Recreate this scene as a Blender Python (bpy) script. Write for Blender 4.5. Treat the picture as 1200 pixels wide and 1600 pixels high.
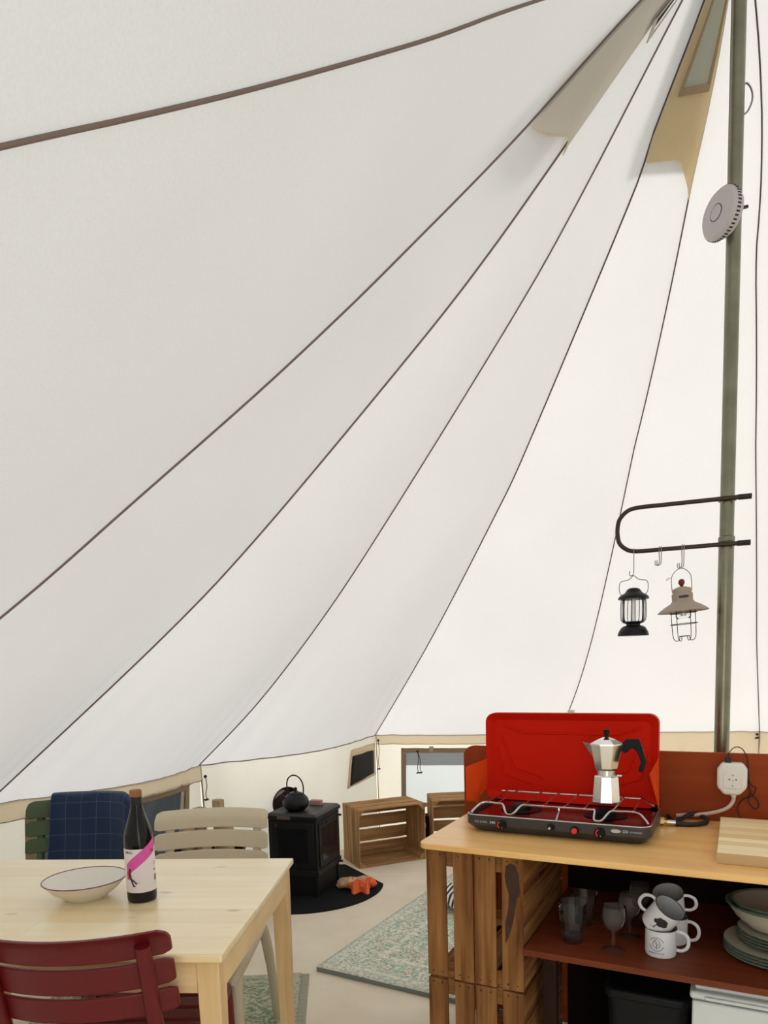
import bpy, bmesh, math, random
from mathutils import Vector, Matrix, Euler
random.seed(7)
D = bpy.data; SC = bpy.context.scene; COL = SC.collection
for o in list(D.objects): D.objects.remove(o)
R = math.radians; PI = math.pi; cos = math.cos; sin = math.sin

# ------------------------------------------------------------ camera
cam_d = D.cameras.new('camera'); cam = D.objects.new('camera', cam_d); COL.objects.link(cam)
pt, rl = -0.1053, -0.0283                     # pitch (down), roll
A_ = Matrix(((1,0,0),(0,0,-1),(0,1,0)))
P_ = Matrix(((1,0,0),(0,cos(pt),sin(pt)),(0,-sin(pt),cos(pt))))
Q_ = Matrix(((cos(rl),-sin(rl),0),(sin(rl),cos(rl),0),(0,0,1)))
M_ = Q_ @ P_ @ A_
rx, dn, fw = M_[0], M_[1], M_[2]
cam.matrix_world = Matrix(((rx[0],-dn[0],-fw[0],0),(rx[1],-dn[1],-fw[1],0),(rx[2],-dn[2],-fw[2],1.36),(0,0,0,1)))
cam_d.sensor_fit = 'VERTICAL'; cam_d.sensor_height = 36; cam_d.lens = 1076.2/1600*36
cam_d.shift_y = 351.6/1600; cam_d.clip_start = 0.02
SC.camera = cam

# ------------------------------------------------------------ world, sun, exposure
w = D.worlds.new('sky'); SC.world = w; w.use_nodes = True
nt = w.node_tree; nt.nodes.clear()
out = nt.nodes.new('ShaderNodeOutputWorld'); bg = nt.nodes.new('ShaderNodeBackground')
tc = nt.nodes.new('ShaderNodeTexCoord'); sx = nt.nodes.new('ShaderNodeSeparateXYZ'); rp = nt.nodes.new('ShaderNodeValToRGB')
rp.color_ramp.elements[0].position = 0.0; rp.color_ramp.elements[0].color = (1.0, 0.99, 0.97, 1)
rp.color_ramp.elements[1].position = 0.9; rp.color_ramp.elements[1].color = (0.80, 0.90, 1.0, 1)
nt.links.new(tc.outputs['Generated'], sx.inputs[0]); nt.links.new(sx.outputs['Z'], rp.inputs[0])
nt.links.new(rp.outputs[0], bg.inputs[0]); bg.inputs[1].default_value = 1.0
nt.links.new(bg.outputs[0], out.inputs[0])
sd = D.lights.new('sun', 'SUN'); sd.energy = 4.1; sd.angle = R(12); sd.color = (1.0, 0.975, 0.93)
so = D.objects.new('sun', sd); COL.objects.link(so)
SUN = Vector((cos(R(46))*cos(R(55)), sin(R(46))*cos(R(55)), sin(R(55))))
so.rotation_euler = SUN.to_track_quat('Z', 'Y').to_euler(); so.location = (6, 6, 8)
SC.view_settings.view_transform = 'Standard'; SC.view_settings.look = 'None'
SC.view_settings.gamma = 1; SC.view_settings.exposure = 1.50
SC.view_settings.use_curve_mapping = False

# ------------------------------------------------------------ materials
def lin(c):
    return tuple(((x/255)/12.92 if x/255 <= .04045 else ((x/255+.055)/1.055)**2.4) for x in c)
def newmat(n):
    m = D.materials.new(n); m.use_nodes = True
    b = m.node_tree.nodes['Principled BSDF']; return m, m.node_tree, b
def pbr(n, c, rough=.5, metal=0, coat=0, trans=0, ior=1.45, noise=0, nscale=30, bump=0, spec=None):
    m, t, b = newmat(n)
    b.inputs['Base Color'].default_value = (*c, 1); b.inputs['Roughness'].default_value = rough
    b.inputs['Metallic'].default_value = metal; b.inputs['Coat Weight'].default_value = coat
    b.inputs['Transmission Weight'].default_value = trans; b.inputs['IOR'].default_value = ior
    if spec is not None: b.inputs['Specular IOR Level'].default_value = spec
    tcn = t.nodes.new('ShaderNodeTexCoord'); no = t.nodes.new('ShaderNodeTexNoise')
    no.inputs['Scale'].default_value = nscale; no.inputs['Detail'].default_value = 4
    t.links.new(tcn.outputs['Object'], no.inputs['Vector'])
    if noise:
        mx = t.nodes.new('ShaderNodeMix'); mx.data_type = 'RGBA'
        mx.inputs[6].default_value = (*[x*(1-noise) for x in c], 1); mx.inputs[7].default_value = (*[min(1, x*(1+noise)) for x in c], 1)
        t.links.new(no.outputs[0], mx.inputs[0]); t.links.new(mx.outputs[2], b.inputs['Base Color'])
    if bump:
        bp = t.nodes.new('ShaderNodeBump'); bp.inputs['Strength'].default_value = bump; bp.inputs['Distance'].default_value = .002
        t.links.new(no.outputs[0], bp.inputs['Height']); t.links.new(bp.outputs[0], b.inputs['Normal'])
    return m
def wood(n, ca, cb, grain='X', scale=1.0, rough=.5, stripes=None, coat=0, knots=0, contrast=1.0, spec=.5, var=.7):
    """long grained wood; grain = object axis the fibres run along; stripes=(width,length,c1,c2) glued staves"""
    m, t, b = newmat(n); N = t.nodes; L = t.links
    b.inputs['Roughness'].default_value = rough; b.inputs['Coat Weight'].default_value = coat; b.inputs['Coat Roughness'].default_value = .25
    b.inputs['Specular IOR Level'].default_value = spec
    tcn = N.new('ShaderNodeTexCoord'); mp = N.new('ShaderNodeMapping')
    s = {'X': (1.5, 22, 22), 'Y': (22, 1.5, 22), 'Z': (22, 22, 1.5)}[grain]
    mp.inputs['Scale'].default_value = [v*scale for v in s]
    L.new(tcn.outputs['Object'], mp.inputs[0])
    no = N.new('ShaderNodeTexNoise'); no.inputs['Scale'].default_value = 1.6; no.inputs['Detail'].default_value = 6; no.inputs['Distortion'].default_value = .6
    L.new(mp.outputs[0], no.inputs['Vector'])
    cr = N.new('ShaderNodeValToRGB'); e = cr.color_ramp.elements
    e[0].position = .5-.22*contrast; e[0].color = (*ca, 1); e[1].position = .5+.22*contrast; e[1].color = (*cb, 1)
    L.new(no.outputs[0], cr.inputs[0]); colr = cr.outputs[0]
    n2 = N.new('ShaderNodeTexNoise'); n2.inputs['Scale'].default_value = 5; L.new(tcn.outputs['Object'], n2.inputs['Vector'])
    c2 = N.new('ShaderNodeValToRGB'); c2.color_ramp.elements[0].position = .3; c2.color_ramp.elements[0].color = (.78, .74, .70, 1)
    c2.color_ramp.elements[1].position = .65; c2.color_ramp.elements[1].color = (1, 1, 1, 1); L.new(n2.outputs[0], c2.inputs[0])
    mm = N.new('ShaderNodeMix'); mm.data_type = 'RGBA'; mm.blend_type = 'MULTIPLY'; mm.inputs[0].default_value = var
    L.new(colr, mm.inputs[6]); L.new(c2.outputs[0], mm.inputs[7]); colr = mm.outputs[2]
    if stripes:
        wd, ln, k1, k2 = stripes
        br = N.new('ShaderNodeTexBrick'); br.inputs['Scale'].default_value = 1; br.inputs['Brick Width'].default_value = ln
        br.inputs['Row Height'].default_value = wd; br.inputs['Mortar Size'].default_value = .0006; br.inputs['Bias'].default_value = 0
        br.inputs['Color1'].default_value = (*k1, 1); br.inputs['Color2'].default_value = (*k2, 1); br.inputs['Mortar'].default_value = (*[x*.75 for x in k2], 1)
        L.new(tcn.outputs['Object'], br.inputs['Vector'])
        m3 = N.new('ShaderNodeMix'); m3.data_type = 'RGBA'; m3.blend_type = 'MULTIPLY'; m3.inputs[0].default_value = 1
        L.new(colr, m3.inputs[6]); L.new(br.outputs[0], m3.inputs[7]); colr = m3.outputs[2]
    if knots:
        mk = N.new('ShaderNodeMapping'); mk.inputs['Scale'].default_value = {'X': (2.2, 5, 5), 'Y': (5, 2.2, 5), 'Z': (5, 5, 2.2)}[grain]
        L.new(tcn.outputs['Object'], mk.inputs[0])
        vo = N.new('ShaderNodeTexVoronoi'); vo.inputs['Scale'].default_value = 1.7; L.new(mk.outputs[0], vo.inputs['Vector'])
        ck = N.new('ShaderNodeValToRGB'); ck.color_ramp.elements[0].position = .025; ck.color_ramp.elements[0].color = (.42, .24, .12, 1)
        ck.color_ramp.elements[1].position = .10; ck.color_ramp.elements[1].color = (1, 1, 1, 1); L.new(vo.outputs[0], ck.inputs[0])
        m4 = N.new('ShaderNodeMix'); m4.data_type = 'RGBA'; m4.blend_type = 'MULTIPLY'; m4.inputs[0].default_value = knots
        L.new(colr, m4.inputs[6]); L.new(ck.outputs[0], m4.inputs[7]); colr = m4.outputs[2]
    L.new(colr, b.inputs['Base Color'])
    bp = N.new('ShaderNodeBump'); bp.inputs['Strength'].default_value = .25; bp.inputs['Distance'].default_value = .001
    L.new(no.outputs[0], bp.inputs['Height']); L.new(bp.outputs[0], b.inputs['Normal'])
    return m
def canvas(n, c, tr, fac=.5, glossy=0, stain=0):
    """cloth that passes light: diffuse + translucent"""
    m = D.materials.new(n); m.use_nodes = True; t = m.node_tree; N = t.nodes; L = t.links; N.clear()
    o = N.new('ShaderNodeOutputMaterial'); mx = N.new('ShaderNodeMixShader'); df = N.new('ShaderNodeBsdfDiffuse'); tl = N.new('ShaderNodeBsdfTranslucent')
    tcn = N.new('ShaderNodeTexCoord'); no = N.new('ShaderNodeTexNoise'); no.inputs['Scale'].default_value = 260; no.inputs['Detail'].default_value = 2
    n2 = N.new('ShaderNodeTexNoise'); n2.inputs['Scale'].default_value = 1.3; n2.inputs['Detail'].default_value = 3
    L.new(tcn.outputs['Object'], no.inputs['Vector']); L.new(tcn.outputs['Object'], n2.inputs['Vector'])
    ad = N.new('ShaderNodeMath'); ad.operation = 'ADD'; L.new(no.outputs[0], ad.inputs[0]); L.new(n2.outputs[0], ad.inputs[1])
    for sh, col in ((df, c), (tl, tr)):
        cr = N.new('ShaderNodeMix'); cr.data_type = 'RGBA'
        cr.inputs[6].default_value = (*[x*(.955-stain) for x in col], 1); cr.inputs[7].default_value = (*[min(1, x*1.035) for x in col], 1)
        mr = N.new('ShaderNodeMapRange'); mr.inputs[1].default_value = .7; mr.inputs[2].default_value = 1.3
        L.new(ad.outputs[0], mr.inputs[0]); L.new(mr.outputs[0], cr.inputs[0]); L.new(cr.outputs[2], sh.inputs[0])
    bp = N.new('ShaderNodeBump'); bp.inputs['Strength'].default_value = .15; bp.inputs['Distance'].default_value = .0008
    L.new(no.outputs[0], bp.inputs['Height']); L.new(bp.outputs[0], df.inputs['Normal'])
    mx.inputs[0].default_value = fac; L.new(df.outputs[0], mx.inputs[1]); L.new(tl.outputs[0], mx.inputs[2]); L.new(mx.outputs[0], o.inputs[0])
    return m

MT = {}
MT['canvas'] = canvas('canvas', (.86, .84, .815), (.232, .225, .222), .5)
MT['wall'] = canvas('wall_canvas', (.86, .81, .73), (.365, .335, .295), .5, stain=.03)
MT['hem'] = canvas('hem_canvas', (.92, .83, .68), (.84, .73, .58), .55)
MT['vent'] = canvas('vent_canvas', (.85, .70, .44), (.68, .55, .33), .5)
MT['vent_pale'] = canvas('vent_canvas_pale', (.88, .84, .76), (.62, .585, .53), .5)
MT['frame'] = canvas('frame_webbing', (.46, .34, .23), (.40, .27, .17), .3)
MT['mesh_dark'] = canvas('dark_mesh', (.05, .052, .056), (.035, .037, .04), .5)
MT['pane'] = canvas('clear_pane', (.52, .53, .53), (.28, .288, .29), .55)
MT['seam'] = pbr('seam_tape', (.20, .145, .125), .9)
MT['seam_dark'] = pbr('seam_tape_dark', (.12, .075, .07), .9)
MT['black_cloth'] = pbr('black_cloth', (.02, .02, .022), .95, noise=.3, bump=.3)
MT['cord'] = pbr('cord', (.06, .05, .05), .8)
MT['white_cord'] = pbr('white_cord', (.7, .66, .6), .7)
MT['pine'] = wood('pine', (1.0, .79, .45), (1.0, .90, .60), 'X', rough=.28, spec=.9, stripes=(.093, 9, (1, 1, 1), (.93, .88, .80)), coat=1.0, knots=.75, var=.15)
MT['pine_z'] = wood('pine_leg', (.74, .48, .22), (.87, .63, .34), 'Z', rough=.45)
MT['pine_x'] = wood('pine_apron', (.76, .50, .25), (.88, .65, .37), 'X', rough=.45)
MT['pine_y'] = wood('pine_apron_side', (.80, .56, .28), (.90, .68, .38), 'Y', rough=.45)
MT['ply'] = wood('plywood_top', (.90, .50, .16), (1.0, .64, .25), 'X', scale=.6, rough=.32, coat=.3, var=.3)
MT['ply_edge'] = MT['ply']
MT['board'] = wood('stained_board', (.27, .044, .008), (.34, .064, .014), 'X', scale=.7, rough=.6, spec=.15, var=.3)
MT['shelf'] = wood('shelf_board', (.13, .026, .009), (.19, .042, .014), 'X', rough=.5, spec=.25)
for ax in 'XYZ':
    MT['crate'+ax] = wood('crate_wood_'+ax.lower(), (.13, .045, .013), (.40, .19, .065), ax, rough=.8, spec=.2, contrast=.9)
    MT['crateP'+ax] = wood('pale_crate_wood_'+ax.lower(), (.27, .135, .055), (.58, .35, .16), ax, rough=.8, spec=.2, contrast=.9)
MT['nail'] = pbr('nail_stain', (.03, .02, .015), .8)
MT['bark'] = pbr('bark_stain', (.055, .025, .015), .9, noise=.4)
MT['cutting'] = wood('cutting_board', (1.0, .80, .46), (1.0, .90, .62), 'X', rough=.5, var=.1, stripes=(.043, .33, (1, 1, .94), (.78, .62, .48)))
MT['red'] = pbr('red_resin', (.135, .005, .007), .42, bump=.2, nscale=180, noise=.05)
MT['taupe'] = pbr('taupe_resin', (.58, .50, .36), .5, bump=.2, nscale=180, noise=.05)
MT['green'] = pbr('green_resin', (.055, .085, .035), .5, bump=.2, nscale=180, noise=.05)
MT['iron'] = pbr('black_iron', (.005, .005, .006), .45, spec=.35, bump=.15, nscale=120)
MT['stove'] = pbr('stove_paint', (.007, .007, .008), .5, spec=.3, bump=.1, nscale=150)
MT['stove_top'] = pbr('stove_plate', (.022, .018, .019), .5, bump=.1, nscale=100)
MT['dark_glass'] = pbr('dark_glass', (.01, .01, .012), .08)
MT['brass_plate'] = pbr('dull_plate', (.16, .12, .10), .5, metal=.5)
MT['mat'] = pbr('mat_black', (.006, .006, .008), .85, spec=.2, noise=.2)
MT['brick'] = pbr('pink_stone', (.42, .25, .22), .8, noise=.15)
MT['glaze'] = pbr('white_glaze', (.80, .76, .68), .25, noise=.02)
MT['glaze_rim'] = pbr('purple_rim', (.16, .05, .08), .35)
MT['bottle'] = pbr('bottle_glass', (.004, .0045, .005), .08, spec=.35)
MT['label'] = pbr('paper_label', (.82, .74, .76), .6)
MT['pink'] = pbr('pink_ink', (.74, .10, .42), .55)
MT['ink'] = pbr('ink', (.06, .03, .06), .6)
MT['ink_red'] = pbr('ink_red', (.75, .08, .10), .6)
MT['cork'] = wood('cork', (.30, .12, .045), (.45, .20, .08), 'Z', rough=.6)
MT['lid_red'] = pbr('red_enamel', (.62, .010, .001), .55, spec=.12)
MT['lid_orange'] = pbr('orange_enamel', (.80, .075, .008), .4)
MT['charcoal'] = pbr('charcoal_paint', (.045, .042, .045), .42)
MT['tray'] = pbr('dark_tray', (.22, .20, .20), .2, metal=1)
MT['steel'] = pbr('steel_wire', (.62, .60, .58), .25, metal=1)
MT['alu'] = pbr('polished_aluminium', (.83, .81, .79), .16, metal=1)
MT['alu_b'] = pbr('brushed_aluminium', (.72, .71, .70), .3, metal=1)
MT['bakelite'] = pbr('bakelite', (.006, .006, .007), .45, spec=.25)
MT['knob_red'] = pbr('knob_red', (.8, .04, .03), .35)
MT['print'] = pbr('grey_print', (.55, .53, .52), .6)
MT['brass'] = pbr('brass', (.62, .50, .20), .28, metal=1)
MT['rubber'] = pbr('rubber', (.012, .011, .012), .5)
MT['white_plastic'] = pbr('white_plastic', (.80, .78, .75), .35)
MT['white_plastic2'] = pbr('white_plastic_recess', (.42, .40, .38), .4)
MT['cable_w'] = pbr('white_cable', (.62, .50, .42), .5)
MT['pole'] = pbr('weathered_steel', (.22, .22, .155), .3, metal=.9, noise=.35, nscale=14)
MT['rail'] = pbr('dark_bronze', (.055, .042, .03), .3, metal=.7)
MT['hook'] = pbr('zinc_hook', (.30, .30, .32), .35, metal=1)
MT['detector'] = pbr('detector_plastic', (.56, .52, .54), .5)
MT['slot'] = pbr('dark_slot', (.03, .03, .035), .8)
MT['lan_black'] = pbr('lantern_black', (.006, .006, .007), .4, spec=.3)
MT['lan_beige'] = pbr('lantern_beige', (.40, .33, .26), .55)
MT['lan_red'] = pbr('wooden_ball', (.16, .015, .015), .3)
def clear_glass(n, haze):
    m = D.materials.new(n); m.use_nodes = True; t = m.node_tree; N = t.nodes; L = t.links; N.clear()
    o = N.new('ShaderNodeOutputMaterial'); tr = N.new('ShaderNodeBsdfTransparent'); gl = N.new('ShaderNodeBsdfGlossy'); df = N.new('ShaderNodeBsdfDiffuse')
    lw = N.new('ShaderNodeLayerWeight'); lw.inputs[0].default_value = .14; a = N.new('ShaderNodeMixShader'); b = N.new('ShaderNodeMixShader')
    gl.inputs['Roughness'].default_value = .04; gl.inputs['Color'].default_value = (.9, .9, .9, 1); df.inputs['Color'].default_value = (.8, .8, .8, 1); tr.inputs['Color'].default_value = (.96, .96, .96, 1)
    b.inputs[0].default_value = haze; L.new(tr.outputs[0], b.inputs[1]); L.new(df.outputs[0], b.inputs[2])
    L.new(lw.outputs['Fresnel'], a.inputs[0]); L.new(b.outputs[0], a.inputs[1]); L.new(gl.outputs[0], a.inputs[2]); L.new(a.outputs[0], o.inputs[0]); return m
MT['glass'] = clear_glass('glass', .012)
MT['thin_glass'] = clear_glass('thin_glass', .02)
MT['mug'] = pbr('mug_enamel', (.74, .74, .78), .25)
MT['mug_in'] = pbr('mug_inside', (.40, .41, .42), .35)
MT['mug_rim'] = pbr('mug_rim', (.04, .04, .045), .4)
MT['mug_ink'] = pbr('mug_ink', (.10, .11, .16), .5)
MT['tree_ink'] = pbr('tree_ink', (.03, .025, .022), .6, noise=.5, nscale=60)
MT['plate_g'] = pbr('green_stoneware', (.09, .15, .12), .3, noise=.15)
MT['plate_c'] = pbr('cream_stoneware', (.50, .47, .38), .35, noise=.04)
MT['bowl_in'] = pbr('bowl_inside', (.28, .25, .21), .35)
MT['fridge'] = pbr('fridge_white', (.72, .76, .76), .4)
MT['bin'] = pbr('bin_black', (.005, .006, .008), .45, spec=.3)
MT['log'] = wood('firewood', (.34, .22, .13), (.58, .42, .27), 'Z', rough=.9)
MT['net'] = pbr('orange_net', (.85, .13, .03), .6, noise=.3, nscale=90)
MT['kindling'] = pbr('kindling', (.62, .38, .22), .8, noise=.4, nscale=60)
MT['dark_brown'] = pbr('dark_brown_box', (.03, .012, .009), .7, spec=.2)
MT['inner_shade'] = pbr('inner_shade', (.012, .006, .005), .85, spec=.1)  # near-black colour standing for the shade inside the counter
MT['amber'] = pbr('amber_block', (.75, .40, .10), .6)
MT['grass'] = pbr('grass', (.36, .38, .27), .95, noise=.4, nscale=9)

def floor_mat():
    m, t, b = newmat('groundsheet'); N = t.nodes; L = t.links; b.inputs['Roughness'].default_value = .75; b.inputs['Specular IOR Level'].default_value = .3
    tcn = N.new('ShaderNodeTexCoord'); no = N.new('ShaderNodeTexNoise'); no.inputs['Scale'].default_value = 3; no.inputs['Detail'].default_value = 5
    L.new(tcn.outputs['Object'], no.inputs['Vector']); cr = N.new('ShaderNodeValToRGB')
    cr.color_ramp.elements[0].position = .3; cr.color_ramp.elements[0].color = (.74, .64, .50, 1); cr.color_ramp.elements[1].position = .7; cr.color_ramp.elements[1].color = (.84, .75, .61, 1)
    L.new(no.outputs[0], cr.inputs[0]); L.new(cr.outputs[0], b.inputs['Base Color'])
    mp = N.new('ShaderNodeMapping'); mp.inputs['Scale'].default_value = (1.2, 4, 1); mp.inputs['Rotation'].default_value = (0, 0, .5); L.new(tcn.outputs['Object'], mp.inputs[0])
    n2 = N.new('ShaderNodeTexNoise'); n2.inputs['Scale'].default_value = 1.5; n2.inputs['Distortion'].default_value = 1.2; L.new(mp.outputs[0], n2.inputs['Vector'])
    bp = N.new('ShaderNodeBump'); bp.inputs['Strength'].default_value = .5; bp.inputs['Distance'].default_value = .02; L.new(n2.outputs[0], bp.inputs['Height']); L.new(bp.outputs[0], b.inputs['Normal'])
    return m
MT['floor'] = floor_mat()
def rug_mat(n, hx, hy, base, cream):
    """border bands by distance to the rug edge, with floral specks"""
    m, t, b = newmat(n); N = t.nodes; L = t.links; b.inputs['Roughness'].default_value = .95; b.inputs['Specular IOR Level'].default_value = .1
    tcn = N.new('ShaderNodeTexCoord'); sp = N.new('ShaderNodeSeparateXYZ'); L.new(tcn.outputs['Object'], sp.inputs[0])
    def mth(op, a, bb=None):
        x = N.new('ShaderNodeMath'); x.operation = op
        for i, v in enumerate((a, bb)):
            if v is None: continue
            if isinstance(v, (int, float)): x.inputs[i].default_value = v
            else: L.new(v, x.inputs[i])
        return x.outputs[0]
    dx = mth('SUBTRACT', hx, mth('ABSOLUTE', sp.outputs[0])); dy = mth('SUBTRACT', hy, mth('ABSOLUTE', sp.outputs[1]))
    d = mth('MINIMUM', dx, dy)
    vo = N.new('ShaderNodeTexVoronoi'); vo.inputs['Scale'].default_value = 7; vo.inputs['Randomness'].default_value = .35
    wn = N.new('ShaderNodeTexNoise'); wn.inputs['Scale'].default_value = 11; L.new(tcn.outputs['Object'], wn.inputs['Vector'])
    vm = N.new('ShaderNodeMix'); vm.data_type = 'RGBA'; vm.blend_type = 'LINEAR_LIGHT'; vm.inputs[0].default_value = .09; L.new(tcn.outputs['Object'], vm.inputs[6]); L.new(wn.outputs['Color'], vm.inputs[7]); L.new(vm.outputs[2], vo.inputs['Vector'])
    wv = N.new('ShaderNodeTexNoise'); wv.inputs['Scale'].default_value = 24; wv.inputs['Detail'].default_value = 2; L.new(tcn.outputs['Object'], wv.inputs['Vector'])
    ring = mth('SINE', mth('MULTIPLY', vo.outputs['Distance'], 30))
    pat = mth('ADD', mth('MULTIPLY', ring, .2), mth('ADD', .06, wv.outputs[0]))
    cr = N.new('ShaderNodeValToRGB'); cr.color_ramp.interpolation = 'LINEAR'
    el = cr.color_ramp.elements; el[0].position = .50; el[0].color = (*base, 1); el[1].position = .62; el[1].color = (*cream, 1)
    e = el.new(.74); e.color = (*cream, 1); e = el.new(.80); e.color = (.42, .25, .16, 1); e = el.new(.86); e.color = (*cream, 1)
    L.new(pat, cr.inputs[0])
    bd = N.new('ShaderNodeValToRGB'); bd.color_ramp.interpolation = 'CONSTANT'; q = bd.color_ramp.elements
    q[0].position = 0; q[0].color = (.75, .75, .75, 1); q[1].position = .03; q[1].color = (.35, .35, .35, 1)
    for p_, v in ((.055, .95), (.07, .1), (.20, .9), (.225, .0)):
        z = q.new(p_); z.color = (v, v, v, 1)
    L.new(d, bd.inputs[0])
    mx = N.new('ShaderNodeMix'); mx.data_type = 'RGBA'; L.new(bd.outputs[0], mx.inputs[0]); L.new(cr.outputs[0], mx.inputs[6]); mx.inputs[7].default_value = (*cream, 1)
    sk = N.new('ShaderNodeTexNoise'); sk.inputs['Scale'].default_value = 70; L.new(tcn.outputs['Object'], sk.inputs['Vector'])
    cs = N.new('ShaderNodeValToRGB'); cs.color_ramp.elements[0].position = .38; cs.color_ramp.elements[0].color = (.45, .42, .40, 1); cs.color_ramp.elements[1].position = .5; cs.color_ramp.elements[1].color = (1, 1, 1, 1)
    L.new(sk.outputs[0], cs.inputs[0])
    m2 = N.new('ShaderNodeMix'); m2.data_type = 'RGBA'; m2.blend_type = 'MULTIPLY'; m2.inputs[0].default_value = .55; L.new(mx.outputs[2], m2.inputs[6]); L.new(cs.outputs[0], m2.inputs[7])
    L.new(m2.outputs[2], b.inputs['Base Color']); return m
def plaid_mat():
    m, t, b = newmat('navy_plaid'); N = t.nodes; L = t.links; b.inputs['Roughness'].default_value = .95; b.inputs['Sheen Weight'].default_value = .3
    tcn = N.new('ShaderNodeTexCoord'); br = N.new('ShaderNodeTexBrick'); br.offset = 0; br.inputs['Scale'].default_value = 1
    br.inputs['Brick Width'].default_value = .062; br.inputs['Row Height'].default_value = .066; br.inputs['Mortar Size'].default_value = .0012; br.inputs['Mortar Smooth'].default_value = .6
    br.inputs['Color1'].default_value = (.004, .018, .062, 1); br.inputs['Color2'].default_value = (.005, .022, .072, 1); br.inputs['Mortar'].default_value = (.07, .10, .15, 1)
    L.new(tcn.outputs['UV'], br.inputs['Vector']); L.new(br.outputs[0], b.inputs['Base Color'])
    return m
MT['plaid'] = plaid_mat()
def zebra_mat():
    m, t, b = newmat('zebra_cloth'); N = t.nodes; L = t.links; b.inputs['Roughness'].default_value = .9
    tcn = N.new('ShaderNodeTexCoord'); wv = N.new('ShaderNodeTexWave'); wv.inputs['Scale'].default_value = 11; wv.inputs['Distortion'].default_value = 4; wv.inputs['Detail Scale'].default_value = .6
    mp = N.new('ShaderNodeMapping'); mp.inputs['Rotation'].default_value = (0, 0, .7); L.new(tcn.outputs['Object'], mp.inputs[0]); L.new(mp.outputs[0], wv.inputs['Vector'])
    cr = N.new('ShaderNodeValToRGB'); cr.color_ramp.interpolation = 'CONSTANT'; cr.color_ramp.elements[0].color = (.02, .02, .02, 1); cr.color_ramp.elements[1].position = .45; cr.color_ramp.elements[1].color = (.75, .73, .68, 1)
    L.new(wv.outputs[0], cr.inputs[0]); L.new(cr.outputs[0], b.inputs['Base Color']); return m
MT['zebra'] = zebra_mat()

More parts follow.
